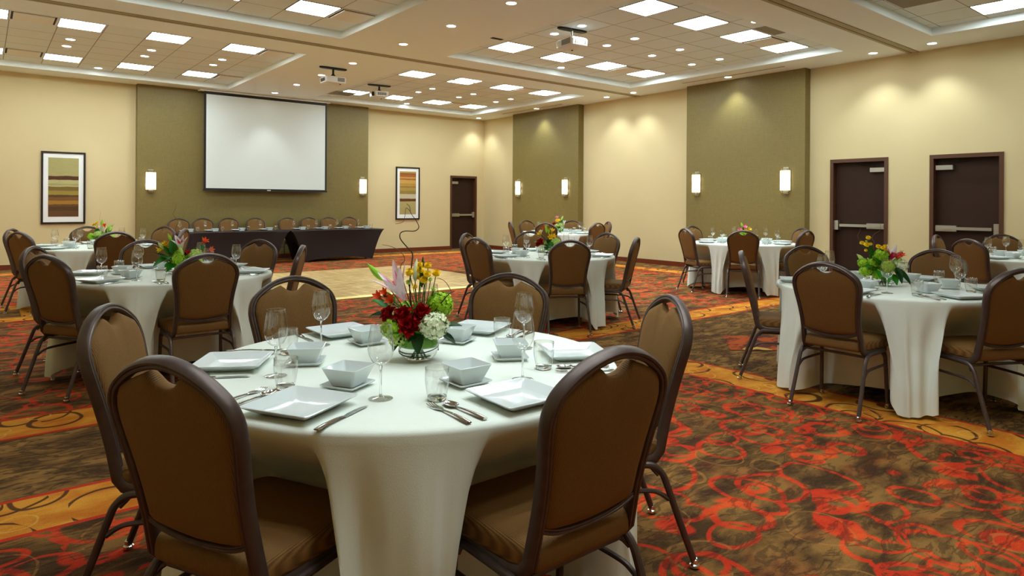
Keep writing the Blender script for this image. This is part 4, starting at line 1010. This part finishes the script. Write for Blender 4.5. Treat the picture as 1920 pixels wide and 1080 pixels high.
arrangement((t7[0]-.02, t7[1]+.03), 'large vase of yellow buttons, green hydrangea, magenta lily on the big right table', [
 ('mum', (-.115,0,.344), .021), ('mum', (-.14,-.02,.294), .026), ('mum', (-.15,.02,.305), .02), ('mum', (-.098,0,.3), .016, 'yellow'), ('mum', (-.128,.0,.322), .01, 'pale_green'), ('mum', (-.135,-.01,.254), .014), ('mum', (-.041,0,.28), .022), ('mum', (-.02,-.02,.272), .02), ('mum', (.01,0,.282), .019), ('mum', (.012,-.01,.257), .014),
 ('hyd', (-.025,0,.217), .058, 'lime', 100), ('hyd', (.0,-.05,.14), .055, 'lime', 100), ('hyd', (-.15,0,.165), .04, 'lime'), ('hyd', (-.143,-.02,.107), .044, 'lime'), ('hyd', (-.06,-.04,.09), .045, 'lime'), ('hyd', (-.09,.02,.15), .055, 'lime'),
 ('hyd', (.115,-.02,.15), .052, 'cream', 90), ('hyd', (.1,-.02,.175), .035, 'pale_green'), ('lily', (.04,0,.18), .1, (.25,-.35,.9), ('magenta', 'rose_red'), 'lily', 6, .13, .6), ('lily', (.06,.03,.18), .13, (.45,.1,.8), ('lily_white', 'pink'), 'lily', 6, .16, .6),
 ('trump', (.12,0,.21), .045, 'orange', (.3,-.5,.8)), ('trump', (.095,0,.2), .04, 'orange', (0,-.7,.6)), ('trump', (.13,.02,.225), .035, 'rose_red', (.6,-.3,.7)), ('bud', (-.14,0,.18), (-.197,0,.23), .014, 'pale_green'),
 ('leaf', (-.05,-.04,.15), (-.5,-.5,.7), .12, .03), ('leaf', (-.08,-.03,.13), (-.7,-.5,.3), .11, .03), ('leaf', (-.06,-.05,.12), (-.3,-.7,-.2), .1, .03), ('leaf', (-.09,0,.2), (-.1,-.2,1), .09, .025), ('leaf', (.07,-.04,.12), (.5,-.5,-.5), .13, .035, 'leaf_dark'), ('leaf', (.05,-.05,.14), (.2,-.6,-.7), .12, .03, 'leaf_dark'), ('leaf', (.08,-.02,.12), (.8,-.3,-.4), .1, .03, 'leaf_dark'), ('leaf', (-.02,-.07,.1), (-.1,-.5,-.6), .08, .03), ('leaf', (.02,-.07,.09), (.2,-.5,-.6), .08, .03),
 ('twig', [(-.05,.02,.1), (-.12,.03,.3), (-.145,.03,.325), (-.175,.02,.345), (-.178,.02,.37), (-.163,.02,.4), (-.16,.02,.42)], .0026), ('twig', [(-.03,.02,.1), (-.055,.03,.28), (-.052,.03,.315), (-.068,.03,.345), (-.05,.03,.378), (-.02,.02,.4), (-.012,.02,.43), (-.018,.02,.46)], .0026)], 10)

# ------------------------------------------------------------------ camera and picture settings
cam = bpy.data.cameras.new('camera'); co = bpy.data.objects.new('camera', cam); C.objects.link(co)
cam.sensor_width = 36; cam.lens = 1237.5/1920*36; cam.shift_y = (380.9-540)/1920
co.matrix_world = Matrix.Translation((-11.5572, -15.7199, 1.325)) @ Matrix.Rotation(-TH_CAM, 4, 'Z') @ Matrix.Rotation(PI/2, 4, 'X') @ Matrix.Rotation(.0059, 4, 'Z')
cam.clip_start = .02
S = bpy.context.scene; S.camera = co
w = bpy.data.worlds.new('world'); S.world = w; w.use_nodes = True; w.node_tree.nodes['Background'].inputs[1].default_value = 0
S.view_settings.view_transform = 'Standard'; S.view_settings.look = 'None'; S.view_settings.gamma = 1; S.view_settings.use_curve_mapping = False
S.view_settings.exposure = .25
S.cycles.caustics_reflective = False; S.cycles.caustics_refractive = False
S.cycles.transparent_max_bounces = 24; S.cycles.max_bounces = 10; S.cycles.sample_clamp_indirect = 6
